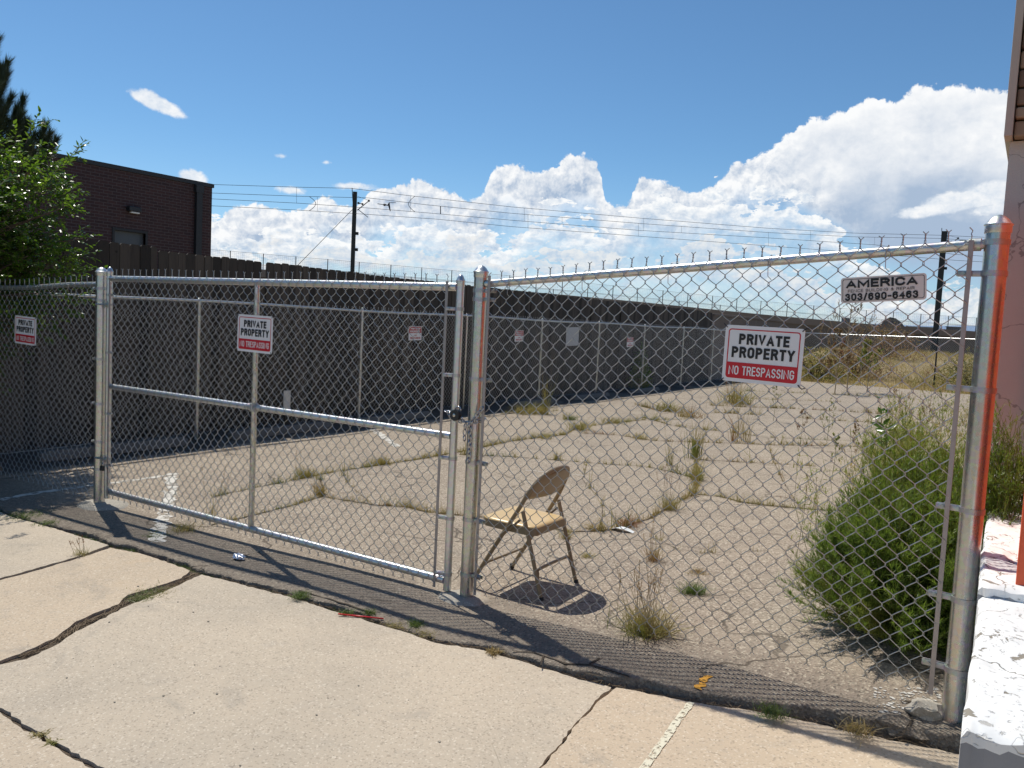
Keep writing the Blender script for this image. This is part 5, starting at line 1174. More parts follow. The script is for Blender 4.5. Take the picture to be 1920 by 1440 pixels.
# ================================================================== VEGETATION
class Leaves:                                    # batches of small blades / leaves
    def __init__(s): s.V = []; s.F = []; s.n = 0
    def blades(s, base, dirv, L, w, bend, seg=3):
        """base (n,3), dirv (n,3) unit, L,w,(n), bend (n,3): curved tapering blades"""
        n_ = len(base); side = np.cross(dirv, np.array([0, 0, 1.0])) + 1e-6 + nr.normal(0, .35, (n_, 3)); side /= np.linalg.norm(side, axis=1, keepdims=True)
        rows = []
        for k in range(seg + 1):
            t_ = k / seg; c_ = base + dirv * (L * t_)[:, None] + bend * (L * t_ * t_)[:, None]; ww = w * (1 - t_ ** 1.5) if k < seg else w * .03
            rows.append(c_ - side * ww[:, None]); rows.append(c_ + side * ww[:, None])
        A_ = np.stack(rows, 1); m_ = 2 * (seg + 1); s.V.append(A_.reshape(-1, 3)); i0 = s.n + np.arange(n_)[:, None] * m_
        for k in range(seg): s.F.append(np.stack([i0[:, 0] + 2 * k, i0[:, 0] + 2 * k + 1, i0[:, 0] + 2 * k + 3, i0[:, 0] + 2 * k + 2], 1))
        s.n += n_ * m_
    def leaf(s, base, dirv, nrm, L, w, fold=.15):
        """pointed oval leaves: 6 verts, 2 quads folded at the midrib"""
        side = np.cross(dirv, nrm); side /= np.linalg.norm(side, axis=1, keepdims=True) + 1e-9; up = np.cross(side, dirv)
        Lc, wc = L[:, None], w[:, None]
        p0 = base; p1 = base + dirv * Lc; m1 = base + dirv * Lc * .55 - up * Lc * .0
        a = base + dirv * Lc * .38 + side * wc + up * wc * fold * 2; b2 = base + dirv * Lc * .38 - side * wc + up * wc * fold * 2
        c_ = base + dirv * Lc * .72 + side * wc * .62 + up * wc * fold * 1.2; d = base + dirv * Lc * .72 - side * wc * .62 + up * wc * fold * 1.2
        A_ = np.stack([p0, a, c_, p1, d, b2], 1); n_ = len(base); s.V.append(A_.reshape(-1, 3)); i0 = s.n + np.arange(n_) * 6
        s.F.append(np.stack([i0, i0 + 1, i0 + 2, i0 + 3], 1)); s.F.append(np.stack([i0, i0 + 3, i0 + 4, i0 + 5], 1)); s.n += n_ * 6
    def build(s, name, mat, parent=None): return npmesh(name, np.concatenate(s.V), np.concatenate(s.F), mat, parent)
def unit(a): return a / (np.linalg.norm(a, axis=1, keepdims=True) + 1e-9)
M_gdry = leafmat('straw_grass', (.42, .31, .14), (.30, .24, .10), (.30, .15, .075), .35)
M_gold = leafmat('golden_grass', (.55, .42, .20), (.40, .30, .13), (.36, .28, .11), .35)
M_ggrn = leafmat('fresh_grass', (.09, .15, .03), (.16, .21, .055), None, .35)
M_gmix = leafmat('mixed_grass', (.27, .25, .08), (.40, .31, .13), (.15, .19, .045), .35)
M_leaf = leafmat('elm_leaf', (.055, .125, .013), (.12, .225, .026), (.17, .28, .038), .5, .28, .8)
M_bark = simple('bark', (.10, .075, .055), .9, 0, .3, 15, .6, 40)
M_needle = leafmat('pine_needle', (.018, .04, .020), (.045, .075, .035), None, .1, .45, .5)
M_koch = leafmat('kochia_green', (.115, .195, .038), (.22, .31, .066), (.29, .31, .09), .55, .4)
M_koch2 = leafmat('kochia_olive', (.22, .27, .055), (.34, .33, .09), (.17, .24, .045), .45)
M_stem = simple('pale_stem', (.38, .30, .19), .8, 0, .2, 20); M_stemg = simple('green_stem', (.16, .17, .06), .8, 0, .2, 20)
M_seed = leafmat('dry_seed_heads', (.28, .17, .08), (.40, .29, .15), (.26, .10, .05), .3)

# crack grass (countless small blades growing out of the joints)
def along(l, dens):
    out = []
    for a, b2 in zip(l, l[1:]):
        L_ = (b2 - a).length; k = int(L_ * dens * (.6 + .8 * rnd.random())); out += [a.lerp(b2, rnd.random()) for _ in range(k)]
    return out
lvA, lvB = Leaves(), Leaves()
def grass_at(lv, pts, hmin, hmax, n_each, spread, w=.0016, lean=.45):
    B_ = []; 
    for p_ in pts:
        for _ in range(n_each): B_.append((p_.x + rnd.gauss(0, spread), p_.y + rnd.gauss(0, spread), p_.z - .003))
    if not B_: return
    B_ = np.array(B_); n_ = len(B_); d = nr.normal(0, lean, (n_, 3)); d[:, 2] = 1; d = unit(d)
    L_ = hmin + (hmax - hmin) * nr.random(n_) ** 1.6; bend = nr.normal(0, .25, (n_, 3)); bend[:, 2] = -.15
    lv.blades(B_, d, L_, np.full(n_, w) * (.7 + .6 * nr.random(n_)), bend, 3)
for k, l in enumerate(CR_W):
    d0 = sum((l[i + 1] - l[i]).length for i in range(len(l) - 1)); far = l[0].length > 9
    P_ = [p_ for p_ in along(l, 60 if not far else 26) if vn(p_.x * 1.4 + k, p_.y * 1.4) > .24]
    if k >= 15: P_ = P_[::9]
    for p_ in P_: p_.z = G(p_.x, p_.y)
    grass_at(lvA if k % 2 else lvB, P_, .02, .085 if not far else .13, 8, .014, .0016 if not far else .003)
    Pc = [p_ for p_ in P_ if vn(p_.x * 2.3 + 9, p_.y * 2.3) > .55][::3]
    grass_at(lvB, Pc, .06, .17 if not far else .30, 12, .025, .0017 if not far else .0032, .3)
P_ = [Vector((-8.02 + rnd.gauss(0, .02), 4 + 26 * rnd.random(), -1.68)) for _ in range(60)]; P_ = [p_ for p_ in P_ if vn(p_.y * 1.1, 3) > .6]
grass_at(lvA, P_, .03, .12, 10, .03)
for x_, y_ in ((-.7, 1), ): pass
o = lvA.build('crack_grass', M_gdry); stuff(o, 'short straw-coloured grass growing out of the pavement cracks', 'grass')
o = lvB.build('crack_grass', M_gmix); stuff(o, 'short yellow-green grass growing out of the pavement cracks', 'grass')
# weeds in the joint between sidewalk and lot
lvC, lvD = Leaves(), Leaves(); P_ = []; Q_ = []
for _ in range(1500):
    x = -7.5 + 7.35 * rnd.random(); y = edge_y(x) + .04 + .05 * rnd.random(); p_ = Vector((x, y, S(x, edge_y(x)) - .035)); v_ = vn(x * 2.2, 17)
    if v_ > .40 and x < -2.2: P_.append(p_)
    elif v_ > .35: Q_.append(p_)
grass_at(lvC, P_, .015, .06, 7, .014, .0015, .9); grass_at(lvD, Q_[::2], .012, .05, 6, .014, .0014, 1.2)
for jl, sp_ in ((j2a, .5), (low0, .25), (j3a, .3)):
    pts_ = [p_ for p_ in along(jl, 55) if vn(p_.x * 4, p_.y * 4 + 3) > 1 - sp_]; 
    for p_ in pts_: p_.z = S(p_.x, p_.y) - .03
    grass_at(lvD, pts_, .02, .05, 6, .010, .0014, 1.0)
o = lvC.build('joint_weeds', M_ggrn); stuff(o, 'low green weeds in the joint along the sidewalk', 'weeds')
o = lvD.build('joint_weeds', M_gdry); stuff(o, 'low dry weeds and roots in the joint along the sidewalk', 'weeds')
# dry grass on the far bank
lv = Leaves(); n_ = 40000; B_ = []
while len(B_) < n_:
    x = -14 + 17 * rnd.random(); y = 31.0 + 27 * rnd.random() ** 1.3
    if vn(x * .8, y * .8) < .25 and rnd.random() < .6: continue
    B_.append((x, y, Zg(x, y) - .02))
B_ = np.array(B_); d = nr.normal(0, .5, (n_, 3)); d[:, 2] = 1; d = unit(d); L_ = .12 + .35 * nr.random(n_) ** 2; be = nr.normal(0, .3, (n_, 3)); be[:, 2] = -.2
lv.blades(B_, d, L_, .006 + .008 * nr.random(n_), be, 2)
o = lv.build('dry_grass', M_gold); stuff(o, 'dry straw-coloured grass covering the bank behind the lot', 'grass')
lv = Leaves(); n_ = 5000; B_ = []
for _ in range(n_): x = -9 + 10 * rnd.random(); y = 31 + 9 * rnd.random(); B_.append((x, y, Zg(x, y)))
B_ = np.array(B_); B_ = B_[[vn(q[0] * .9 + 5, q[1] * .6) > .72 for q in B_]]; n_ = len(B_)
d = nr.normal(0, .4, (n_, 3)); d[:, 2] = 1; lv.blades(B_, unit(d), .2 + .5 * nr.random(n_), np.full(n_, .010), nr.normal(0, .3, (n_, 3)), 2)
o = lv.build('green_grass', M_gmix); stuff(o, 'patches of yellowish weeds in the dry bank', 'weeds')

# scraggly weeds filling the right side of the lot
lv, lv2, st = Leaves(), Leaves(), MB()
for k in range(330):
    y = 5.9 + 15 * rnd.random() ** 1.4; x = -.30 - (.55 + .085 * y) * rnd.random() ** 1.5
    if vn(x * 1.3 + 4, y * .8) < .30: continue
    p_ = Vector((x, y, G(x, y))); h_ = .25 + .65 * rnd.random() ** 1.4; dd = Vector((rnd.gauss(0, .16), rnd.gauss(0, .16), 1)).normalized(); e_ = p_ + dd * h_; st.tube([p_, p_.lerp(e_, .5) + Vector((rnd.gauss(0, .02), rnd.gauss(0, .02), 0)), e_], [.0022, .0018, .0008], 4, False)
    m_ = int(14 + 40 * h_); tt_ = .2 + .8 * nr.random(m_); B0 = np.array(p_)[None] + np.array(dd)[None] * h_ * tt_[:, None] + nr.normal(0, .025, (m_, 3)); d3 = unit(nr.normal(0, .7, (m_, 3)) + np.array([0, 0, .5]))
    (lv if rnd.random() < .6 else lv2).blades(B0, d3, .03 + .05 * nr.random(m_), np.full(m_, .0022 + .00025 * y), nr.normal(0, .2, (m_, 3)), 2)
o = lv.build('scraggly_weeds', M_koch2); stuff(o, 'scraggly yellow-green weeds thickening along the right side of the lot', 'weeds')
o = lv2.build('scraggly_weeds', M_gold); stuff(o, 'scraggly dried weeds mixed in along the right side of the lot', 'weeds')
o = st.build('weed_stems', M_stemg); stuff(o, 'thin stems of the scraggly weeds along the right side of the lot', 'weeds')
# dead roots and stalks lying in the wide second joint
mb = MB()
jm = [a_.lerp(b_, .5) for a_, b_ in zip(j2a, j2b[::-1])]
for k in range(150):
    i0 = rnd.randrange(len(jm) - 1); q = jm[i0].lerp(jm[i0 + 1], rnd.random()); d = (jm[i0 + 1] - jm[i0]).normalized(); a = rnd.gauss(0, .35); d = Vector((d.x * math.cos(a) - d.y * math.sin(a), d.x * math.sin(a) + d.y * math.cos(a), 0)); L2 = .03 + .09 * rnd.random()
    q = q + Vector((rnd.gauss(0, .006), rnd.gauss(0, .006), 0)); z = S(q.x, q.y) - .010 + .008 * rnd.random(); q.z = z; mb.tube([q - d * L2 / 2, q + Vector((rnd.gauss(0, .006), rnd.gauss(0, .006), .004)), q + d * L2 / 2], .0011 + .0009 * rnd.random(), 4, False)
for k in range(260):
    x = -4.2 + 4.0 * rnd.random(); q = Vector((x, edge_y(x) + .012 + .03 * rnd.random(), 0)); q.z = S(q.x, edge_y(x)) - .014 + .012 * rnd.random(); a = rnd.gauss(.1, .7); d = Vector((math.cos(a), math.sin(a), rnd.gauss(0, .15))); L2 = .02 + .06 * rnd.random()
    mb.tube([q - d * L2 / 2, q + Vector((rnd.gauss(0, .005), rnd.gauss(0, .005), .003)), q + d * L2 / 2], .0009 + .0007 * rnd.random(), 4, False)
o = mb.build('dead_stalks', simple('dead_stalk', (.20, .145, .09), .9, 0, .5, 40)); stuff(o, 'dead roots and stalks lying in the sidewalk joints', 'debris')
# single tufts
def tuft(u, v, h, n_, mat, lab, spread=.05, lean=.5, w=.0018, gfn=G, seed=False, name='grass_tuft', grp=None):
    p_ = hit(u, v, gfn); th = thing(name, lab, 'weed' if name != 'grass_tuft' else 'grass', p_, grp)
    lv_ = Leaves(); B0 = np.array([[p_.x, p_.y, p_.z - .004]]) + nr.normal(0, spread * .5, (n_, 3)) * np.array([1, 1, 0])
    d = nr.normal(0, lean, (n_, 3)); d[:, 2] = 1; d = unit(d); L_ = h * (.45 + .6 * nr.random(n_)); be = d.copy() * .4; be[:, 2] = -.28; be += nr.normal(0, .1, (n_, 3))
    lv_.blades(B0, d, L_, w * (.7 + .6 * nr.random(n_)), be, 4); lv_.build('blades', mat, th)
    if seed:
        lv2 = Leaves(); k_ = max(4, n_ // 14); st = MB()
        for _ in range(k_):
            dd = Vector((rnd.gauss(0, .22), rnd.gauss(0, .22), 1)).normalized(); L2 = h * (1 + .5 * rnd.random()); b0 = p_ + Vector((rnd.gauss(0, spread * .4), rnd.gauss(0, spread * .4), 0))
            st.tube([b0, b0 + dd * L2 * .5, b0 + dd * L2 + Vector((dd.x, dd.y, 0)) * L2 * .1], .0011, 4)
            hd = np.array([b0 + dd * L2 * (.7 + .3 * rnd.random()) for _ in range(8)]); d2 = unit(nr.normal(0, .5, (8, 3)) + np.array([0, 0, 1])); lv2.blades(hd, d2, np.full(8, .02), np.full(8, .0025), np.zeros((8, 3)), 1)
        st.build('stalks', M_stem, th); lv2.build('seed_heads', M_seed, th)
    return th
tuft(1212, 1188, .26, 420, M_gmix, 'big bristly yellow-green grass clump at the foot of the right fence section', .11, .55, .0022, seed=True)
tuft(1302, 1112, .13, 260, M_ggrn, 'bright green grass clump behind the fence, right of the bristly clump', .07, .6, .002)
tuft(1226, 1052, .20, 110, M_gdry, 'tall thin straw grass tuft in the open lot right of the chair', .05, .35, .0018, seed=True)
tuft(1060, 1010, .16, 90, M_gmix, 'small yellow-green weed right behind the chair legs', .04, .4, .002)
tuft(1100, 1044, .07, 110, M_gmix, 'low spreading weed right of the chair rear leg', .06, 1.0, .002)
tuft(1310, 1075, .07, 120, M_gdry, 'low reddish dry weed behind the bright green clump', .06, 1.0, .002)
tuft(1255, 955, .28, 150, M_gmix, 'large feathery weed at the bend of the crack behind the chair', .08, .5, .002, seed=True)
tuft(1175, 985, .20, 130, M_gdry, 'spiky dry weed beside the white paper', .08, .7, .002)
tuft(1113, 993, .16, 100, M_gdry, 'spiky dry reddish weed left of the white paper', .06, .8, .002)
tuft(1306, 900, .22, 120, M_gmix, 'green weed where three lot cracks meet', .06, .5, .003)
tuft(1303, 860, .75, 70, M_gmix, 'tallest feathery grass stalks in the middle of the lot', .10, .10, .004, seed=True)
tuft(1377, 828, .80, 40, M_gdry, 'tall dry stalks on a crack left of the weedy side', .10, .10, .004, seed=True)
tuft(1398, 828, .70, 40, M_gdry, 'second group of tall dry stalks on the crack, right of the first', .10, .10, .004, seed=True)
tuft(1256, 873, .55, 30, M_gmix, 'single tall thin stalk clump left of the feathery stalks', .04, .08, .003, seed=True)
tuft(1090, 806, .30, 160, M_gmix, 'bushy yellow-green tuft at a crack junction above the chair', .16, .5, .004)
tuft(1068, 787, .22, 120, M_gmix, 'green tuft on the lot near the shade line', .14, .5, .004)
tuft(1150, 793, .22, 140, M_gmix, 'olive tuft on the long crack in mid lot', .2, .5, .004)
tuft(1020, 822, .18, 110, M_gmix, 'small green tuft on the crack above the chair', .1, .5, .003)
tuft(1200, 823, .20, 110, M_gmix, 'green tuft on the crack in the centre of the lot', .1, .5, .003)
tuft(1044, 863, .18, 60, M_gmix, 'upright green sprig on the crack just above the chair back', .04, .3, .003)
tuft(1250, 770, .4, 150, M_gmix, 'round straw tuft on a distant crack', .25, .5, .006); tuft(1290, 782, .35, 120, M_gdry, 'brown straw tuft on a distant crack', .25, .5, .006)
tuft(1385, 757, .75, 170, M_gmix, 'large bushy weed on the distant part of the lot', .35, .5, .007); tuft(1375, 760, 1.5, 30, M_gdry, 'tall bare stalks rising from the large distant weed', .2, .12, .006, seed=True)
tuft(980, 776, .35, 140, M_gmix, 'low green tuft at the edge of the shade right of the centre post', .2, .5, .005); tuft(1010, 776, .40, 150, M_gmix, 'taller green tuft at the edge of the shade', .2, .5, .005)
tuft(1022, 776, 1.1, 26, M_gmix, 'single tall green weed at the edge of the shade', .06, .08, .006, seed=True)
tuft(716, 870, .16, 190, M_gmix, 'pale green tuft on the crack seen through the right half of the gate', .10, .4, .0028)
tuft(575, 893, .18, 150, M_gmix, 'green tuft on the crack seen through the gate right of the brace', .10, .35, .0026); tuft(560, 895, .22, 30, M_ggrn, 'thin upright green sprigs beside the tuft behind the gate', .04, .2, .002, seed=True)
tuft(600, 928, .22, 150, M_gdry, 'tall straw tuft where two cracks meet behind the gate', .06, .25, .0022)
tuft(396, 975, .30, 40, M_gmix, 'tall thin grass stems rising behind the gate, left of the brace', .04, .12, .002, seed=True)
tuft(345, 995, .13, 150, M_gmix, 'dark green grass clump growing under the gate bottom rail', .09, .5, .002)
tuft(295, 1005, .06, 120, M_ggrn, 'flat green grass patch in the shadow of the left post', .10, .8, .0018)
tuft(50, 966, .05, 380, M_ggrn, 'bright green grass mat at the left end of the sidewalk edge', .16, .8, .0018); tuft(92, 980, .04, 180, M_ggrn, 'small green grass mat beside the larger mat at far left', .10, .8, .0018)
tuft(152, 1040, .09, 90, M_gmix, 'wispy seeded grass growing in the first sidewalk joint', .05, .6, .0013, S, True)
tuft(290, 1112, .05, 260, M_gmix, 'spreading green weed in the second sidewalk joint', .12, 1.1, .0016, S); tuft(262, 1122, .045, 140, M_gmix, 'green weed at the lower end of the joint weed patch', .07, 1.1, .0016, S)
tuft(562, 1118, .055, 240, M_ggrn, 'bright green grass clump at the sidewalk edge left of the straw', .05, .8, .0017); tuft(650, 1150, .05, 110, M_ggrn, 'green clump at the left end of the red straw', .03, .8, .0017)
tuft(695, 1150, .055, 120, M_ggrn, 'green clump behind the red straw', .03, .7, .0017); tuft(780, 1172, .06, 160, M_ggrn, 'bright green grass clump right of the red straw', .04, .7, .0018); tuft(742, 1172, .035, 150, M_gmix, 'creeping olive weed right of the red straw', .06, 1.2, .0016)
tuft(800, 1187, .035, 150, M_gmix, 'creeping brownish weed at the sidewalk edge below the centre post', .06, 1.2, .0016); tuft(925, 1222, .045, 130, M_gdry, 'star-shaped dry weed at the sidewalk edge', .03, 1.1, .0022)
tuft(1447, 1337, .06, 260, M_ggrn, 'green weed at the sidewalk edge below the right fence section', .06, .8, .0015); tuft(1605, 1368, .06, 200, M_gdry, 'orange-brown dry grass clump at the sidewalk edge', .06, .9, .0016)
tuft(75, 1378, .030, 70, M_gmix, 'small leafy sprig in the near sidewalk joint at lower left', .03, 1.1, .003, S); tuft(95, 1392, .028, 70, M_gmix, 'small leafy sprig beside the first in the near joint', .025, 1.1, .003, S)
tuft(1200, 655 + 75, .6, 120, M_gmix, 'weed clump in the shade at the foot of the lot fence', .2, .3, .006)

# kochia bushes at the right
def bush(c_, R_, H_, nst, nleaf, mat, lab, lean=.75, leafL=.028, leafw=.0018, bias=(0, 0)):
    th = thing('bush', lab, 'bush', c_); st = MB(); lv_ = Leaves(); C_ = Vector(c_)
    for k in range(nst):
        a = 2 * PI * rnd.random(); rad = rnd.random() ** .6; top = C_ + Vector((math.cos(a) * R_ * rad + bias[0], math.sin(a) * R_ * rad + bias[1], H_ * (1.02 - .84 * rad ** 3.0) * (.80 + .28 * rnd.random())))
        b0 = C_ + Vector((math.cos(a) * R_ * .12 * rnd.random(), math.sin(a) * R_ * .12 * rnd.random(), 0)); mid = b0.lerp(top, .5) + Vector((math.cos(a), math.sin(a), 0)) * R_ * .10 * rad + Vector((0, 0, -.05 * H_))
        pts_ = [b0.lerp(mid, t_).lerp(mid.lerp(top, t_), t_) for t_ in np.linspace(0, 1, 7)]
        st.tube(pts_, [.0035, .0032, .0028, .0024, .002, .0015, .0008], 4, False)
        # side twigs
        for q in range(6):
            t_ = .25 + .72 * rnd.random(); i0 = min(5, int(t_ * 6)); p_ = pts_[i0].lerp(pts_[i0 + 1], t_ * 6 - i0); dd = (pts_[i0 + 1] - pts_[i0]).normalized() + Vector((rnd.gauss(0, .5), rnd.gauss(0, .5), rnd.gauss(.15, .25))); dd.normalize(); L2 = H_ * (.08 + .16 * rnd.random())
            e_ = p_ + dd * L2; m2 = max(6, int(nleaf * L2 / H_ * 2.2)); tt_ = nr.random(m2)[:, None]; B0 = np.array(p_)[None] * (1 - tt_) + np.array(e_)[None] * tt_
            d3 = unit(np.array(dd)[None] * .8 + nr.normal(0, .55, (m2, 3)) + np.array([0, 0, .25])); lv_.blades(B0, d3, leafL * (.6 + .8 * nr.random(m2)), np.full(m2, leafw), nr.normal(0, .15, (m2, 3)), 2)
            if q < 3: st.tube([p_, e_], .0011, 3, False)
        m2 = nleaf; tt_ = .15 + .85 * nr.random(m2); i0 = np.minimum(5, (tt_ * 6).astype(int)); PP = np.array([list(p_) for p_ in pts_]); fr2 = (tt_ * 6 - i0)[:, None]; B0 = PP[i0] * (1 - fr2) + PP[i0 + 1] * fr2; td = unit(PP[i0 + 1] - PP[i0])
        d3 = unit(td * .7 + nr.normal(0, .6, (m2, 3)) + np.array([0, 0, .15])); lv_.blades(B0, d3, leafL * (.7 + .9 * nr.random(m2)), np.full(m2, leafw), nr.normal(0, .15, (m2, 3)), 2)
    st.build('stems', M_stemg, th, True); lv_.build('leaves', mat, th); return th
gz2 = G(-.45, 4.6)
bush((-.43, 4.52, gz2), .59, .68, 480, 90, M_koch, 'dense bright green bush behind the right end of the fence', leafL=.034, leafw=.0022)
bush((-.50, 5.35, G(-.5, 5.35)), .56, .88, 300, 75, M_koch, 'second green bush behind the first, against the building', leafL=.034, leafw=.0023)
bush((-.14, 4.70, G(-.2, 5)), .42, 1.02, 330, 75, M_koch, 'tall green bush leaning over the white ledge behind the right post', leafL=.030, leafw=.002, bias=(.05, 0))
bush((-.75, 6.6, G(-.75, 6.6)), .45, .75, 70, 36, M_koch2, 'loose olive bush farther back along the right side', leafL=.035, leafw=.0026)
bush((-1.0, 8.6, G(-1, 8.6)), .55, .85, 60, 34, M_koch2, 'scraggly yellow-green weed bush in mid distance on the right', leafL=.04, leafw=.0035)
bush((-1.2, 11.5, -1.68), .7, .95, 50, 30, M_koch2, 'thin olive weed bush far back on the right side of the lot', leafL=.05, leafw=.005)

# tall weeds with branching stems
def tall_weed(c_, H_, lab, mat, stem, nb=16, leaf=None, spread=.35, seedn=40, r=.006, sl_=.012):
    th = thing('tall_weed', lab, 'weed', c_); C_ = Vector(c_); st = MB(); lv_ = Leaves()
    main = [C_ + Vector((H_ * .05 * math.sin(t_ * 3 + H_) * t_, H_ * .03 * t_, H_ * t_)) for t_ in np.linspace(0, 1, 9)]; st.tube(main, [r * (1 - .85 * k / 8) for k in range(9)], 5, False)
    for k in range(nb):
        t_ = .22 + .75 * rnd.random(); i0 = min(7, int(t_ * 8)); p_ = main[i0].lerp(main[i0 + 1], t_ * 8 - i0); a = rnd.random() * 2 * PI; L2 = spread * H_ * (1.15 - t_) * (.6 + .6 * rnd.random())
        e_ = p_ + Vector((math.cos(a) * L2 * .7, math.sin(a) * L2 * .7, L2 * .8)); mid = p_.lerp(e_, .5) + Vector((math.cos(a), math.sin(a), -.3)) * L2 * .12; st.tube([p_, mid, e_], [r * .4, r * .3, r * .12], 4, False)
        for q in range(4):
            s0 = mid.lerp(e_, rnd.random()); e2 = s0 + Vector((rnd.gauss(0, .3), rnd.gauss(0, .3), .5)) * L2 * .4; st.tube([s0, e2], r * .1, 3, False)
            m2 = seedn // 4; tt_ = nr.random(m2)[:, None]; B0 = np.array(s0)[None] * (1 - tt_) + np.array(e2)[None] * tt_; lv_.blades(B0, unit(nr.normal(0, 1, (m2, 3))), sl_ * (.6 + .8 * nr.random(m2)), np.full(m2, sl_ * .28), np.zeros((m2, 3)), 1)
    st.build('stems', stem, th, True); lv_.build('seed_heads', mat, th)
    if leaf:
        l2 = Leaves(); n_ = leaf; t_ = .15 + .75 * nr.random(n_); B0 = np.array([list(main[min(7, int(x * 8))]) for x in t_]) + nr.normal(0, .01, (n_, 3)) + np.array([0, 0, 1]) * (nr.random(n_)[:, None] * H_ / 8)
        d3 = unit(nr.normal(0, 1, (n_, 3)) * np.array([1, 1, .45]) + np.array([0, 0, .2])); l2.leaf(B0, d3, unit(np.cross(d3, nr.normal(0, 1, (n_, 3))) + np.array([0, 0, 1.5])), .06 + .07 * nr.random(n_), .016 + .016 * nr.random(n_)); l2.build('leaves', M_leaf, th)
    return th
def gp(u, v): return tuple(hit(u, v, G))
c_ = hit(1588, 735, G); tall_weed(tuple(c_), 3.3, 'tall leafless dry weed with airy pale seed heads at the back of the lot', M_seed, M_stem, 34, None, .42, 120, .022, .035)
c_ = hit(1565, 738, G); tall_weed(tuple(c_), 1.9, 'reddish-brown dry weed beside the tallest pale one', M_seed, M_stem, 26, None, .40, 110, .018, .05)
c_ = hit(1625, 736, G); tall_weed(tuple(c_), 1.6, 'yellowing weed right of the tallest dry weed', M_koch2, M_stem, 26, None, .45, 110, .016, .05)
tall_weed(gp(1640, 950), 1.08, 'tall milkweed-like stem with broad dark leaves left of the bush', M_seed, M_stemg, 8, 55, .22, 30, .006, .010)
tall_weed(gp(1650, 965), .92, 'second leafy stem leaning beside the broad-leaved weed', M_koch, M_stemg, 10, 20, .25, 40, .005, .012)
tall_weed(gp(1470, 952), .22, 'small dark dry stalk on the crack in front of the bush', M_seed, M_stem, 8, None, .3, 24, .0022, .006)
tall_weed(gp(1508, 955), .30, 'small dry reddish stalk on the crack left of the bush', M_seed, M_stem, 8, None, .3, 24, .0022, .007)
tall_weed(gp(1525, 955), .34, 'darker dry stalk beside the reddish one', M_seed, M_stem, 8, None, .3, 24, .0022, .007)
for k, (u, v, h, lab) in enumerate(((1560, 900, .55, 'scraggly seed stalk above the left edge of the bush'), (1600, 890, .6, 'scraggly stalk between bush and broad-leaved weed'), (1690, 900, .8, 'yellow-green stalk rising above the bush middle'), (1730, 880, .85, 'yellow-green stalk rising above the bush, nearer the post'),
                             (1760, 840, .9, 'feathery stalk left of the right post'), (1500, 835, .55, 'thin dry stalk in the weedy right part of the lot'), (1550, 830, .7, 'thin dry stalk right of centre in the weedy part'), (1680, 820, 1.0, 'tall olive stalk behind the bush'), (1450, 790, .7, 'distant thin stalk beyond the second crack'), (1740, 790, 1.2, 'distant olive stalk near the far mast'))):
    tall_weed(gp(u, v), h, lab, (M_koch2, M_seed)[k % 2], M_stemg if k % 2 == 0 else M_stem, 16, None, .40, 60, .004 + .003 * (h > .7), .016)

# ------------------------------------------------------------------ shrub clump on the far bank and vine in shade
def clump(c_, R_, H_, n_, mat, lab, lw=.02, name='shrub'):
    th = thing(name, lab, 'shrub', c_); st = MB(); lv_ = Leaves(); C_ = np.array(c_)
    for k in range(26):
        a = 2 * PI * rnd.random(); r_ = R_ * rnd.random() ** .5; st.tube([Vector(c_), Vector(c_) + Vector((math.cos(a) * r_ * .5, math.sin(a) * r_ * .5, H_ * .5)), Vector(c_) + Vector((math.cos(a) * r_, math.sin(a) * r_, H_ * (.6 + .4 * rnd.random())))], [.02, .012, .004], 4, False)
    P2 = nr.normal(0, .45, (n_, 3)) * np.array([R_, R_, 0]); rr_ = np.linalg.norm(P2[:, :2], axis=1) / R_; P2[:, 2] = H_ * nr.random(n_) * np.clip(1.05 - .55 * rr_ ** 1.5, .1, 1) * (.7 + .5 * nr.random(n_))
    d3 = unit(nr.normal(0, 1, (n_, 3)) + np.array([0, 0, .5])); lv_.leaf(C_[None] + P2, d3, unit(nr.normal(0, 1, (n_, 3))), lw * 2 + lw * nr.random(n_) * 2, np.full(n_, lw * .6)); st.build('stems', M_bark, th, True); lv_.build('leaves', mat, th)
for (u, R_, H_, mat, lab, D_) in ((1530, 1.5, 1.2, M_gmix, 'olive shrub at the back corner of the lot', 34), (1600, 1.6, 1.3, M_seed, 'brown dry shrub behind the tall pale weed', 36), (1660, 1.7, 1.6, M_seed, 'rusty brown shrub below the round-roofed shed', 44), (1820, 1.3, 1.3, M_gmix, 'green-brown shrub beside the right post at the back', 34)):
    d = ray(u, 700); k = D_ / math.hypot(d.x, d.y); x, y = d.x * k, d.y * k; clump((x, y, Zg(x, y)), R_, H_, 2600, mat, lab, .035)
p_ = hx(1200, 690, -9.15); clump((-9.15, p_.y, -1.72), .30, 1.15, 1500, M_leaf, 'narrow green vine growing in the shade between lot fence and boards', .03, 'vine')

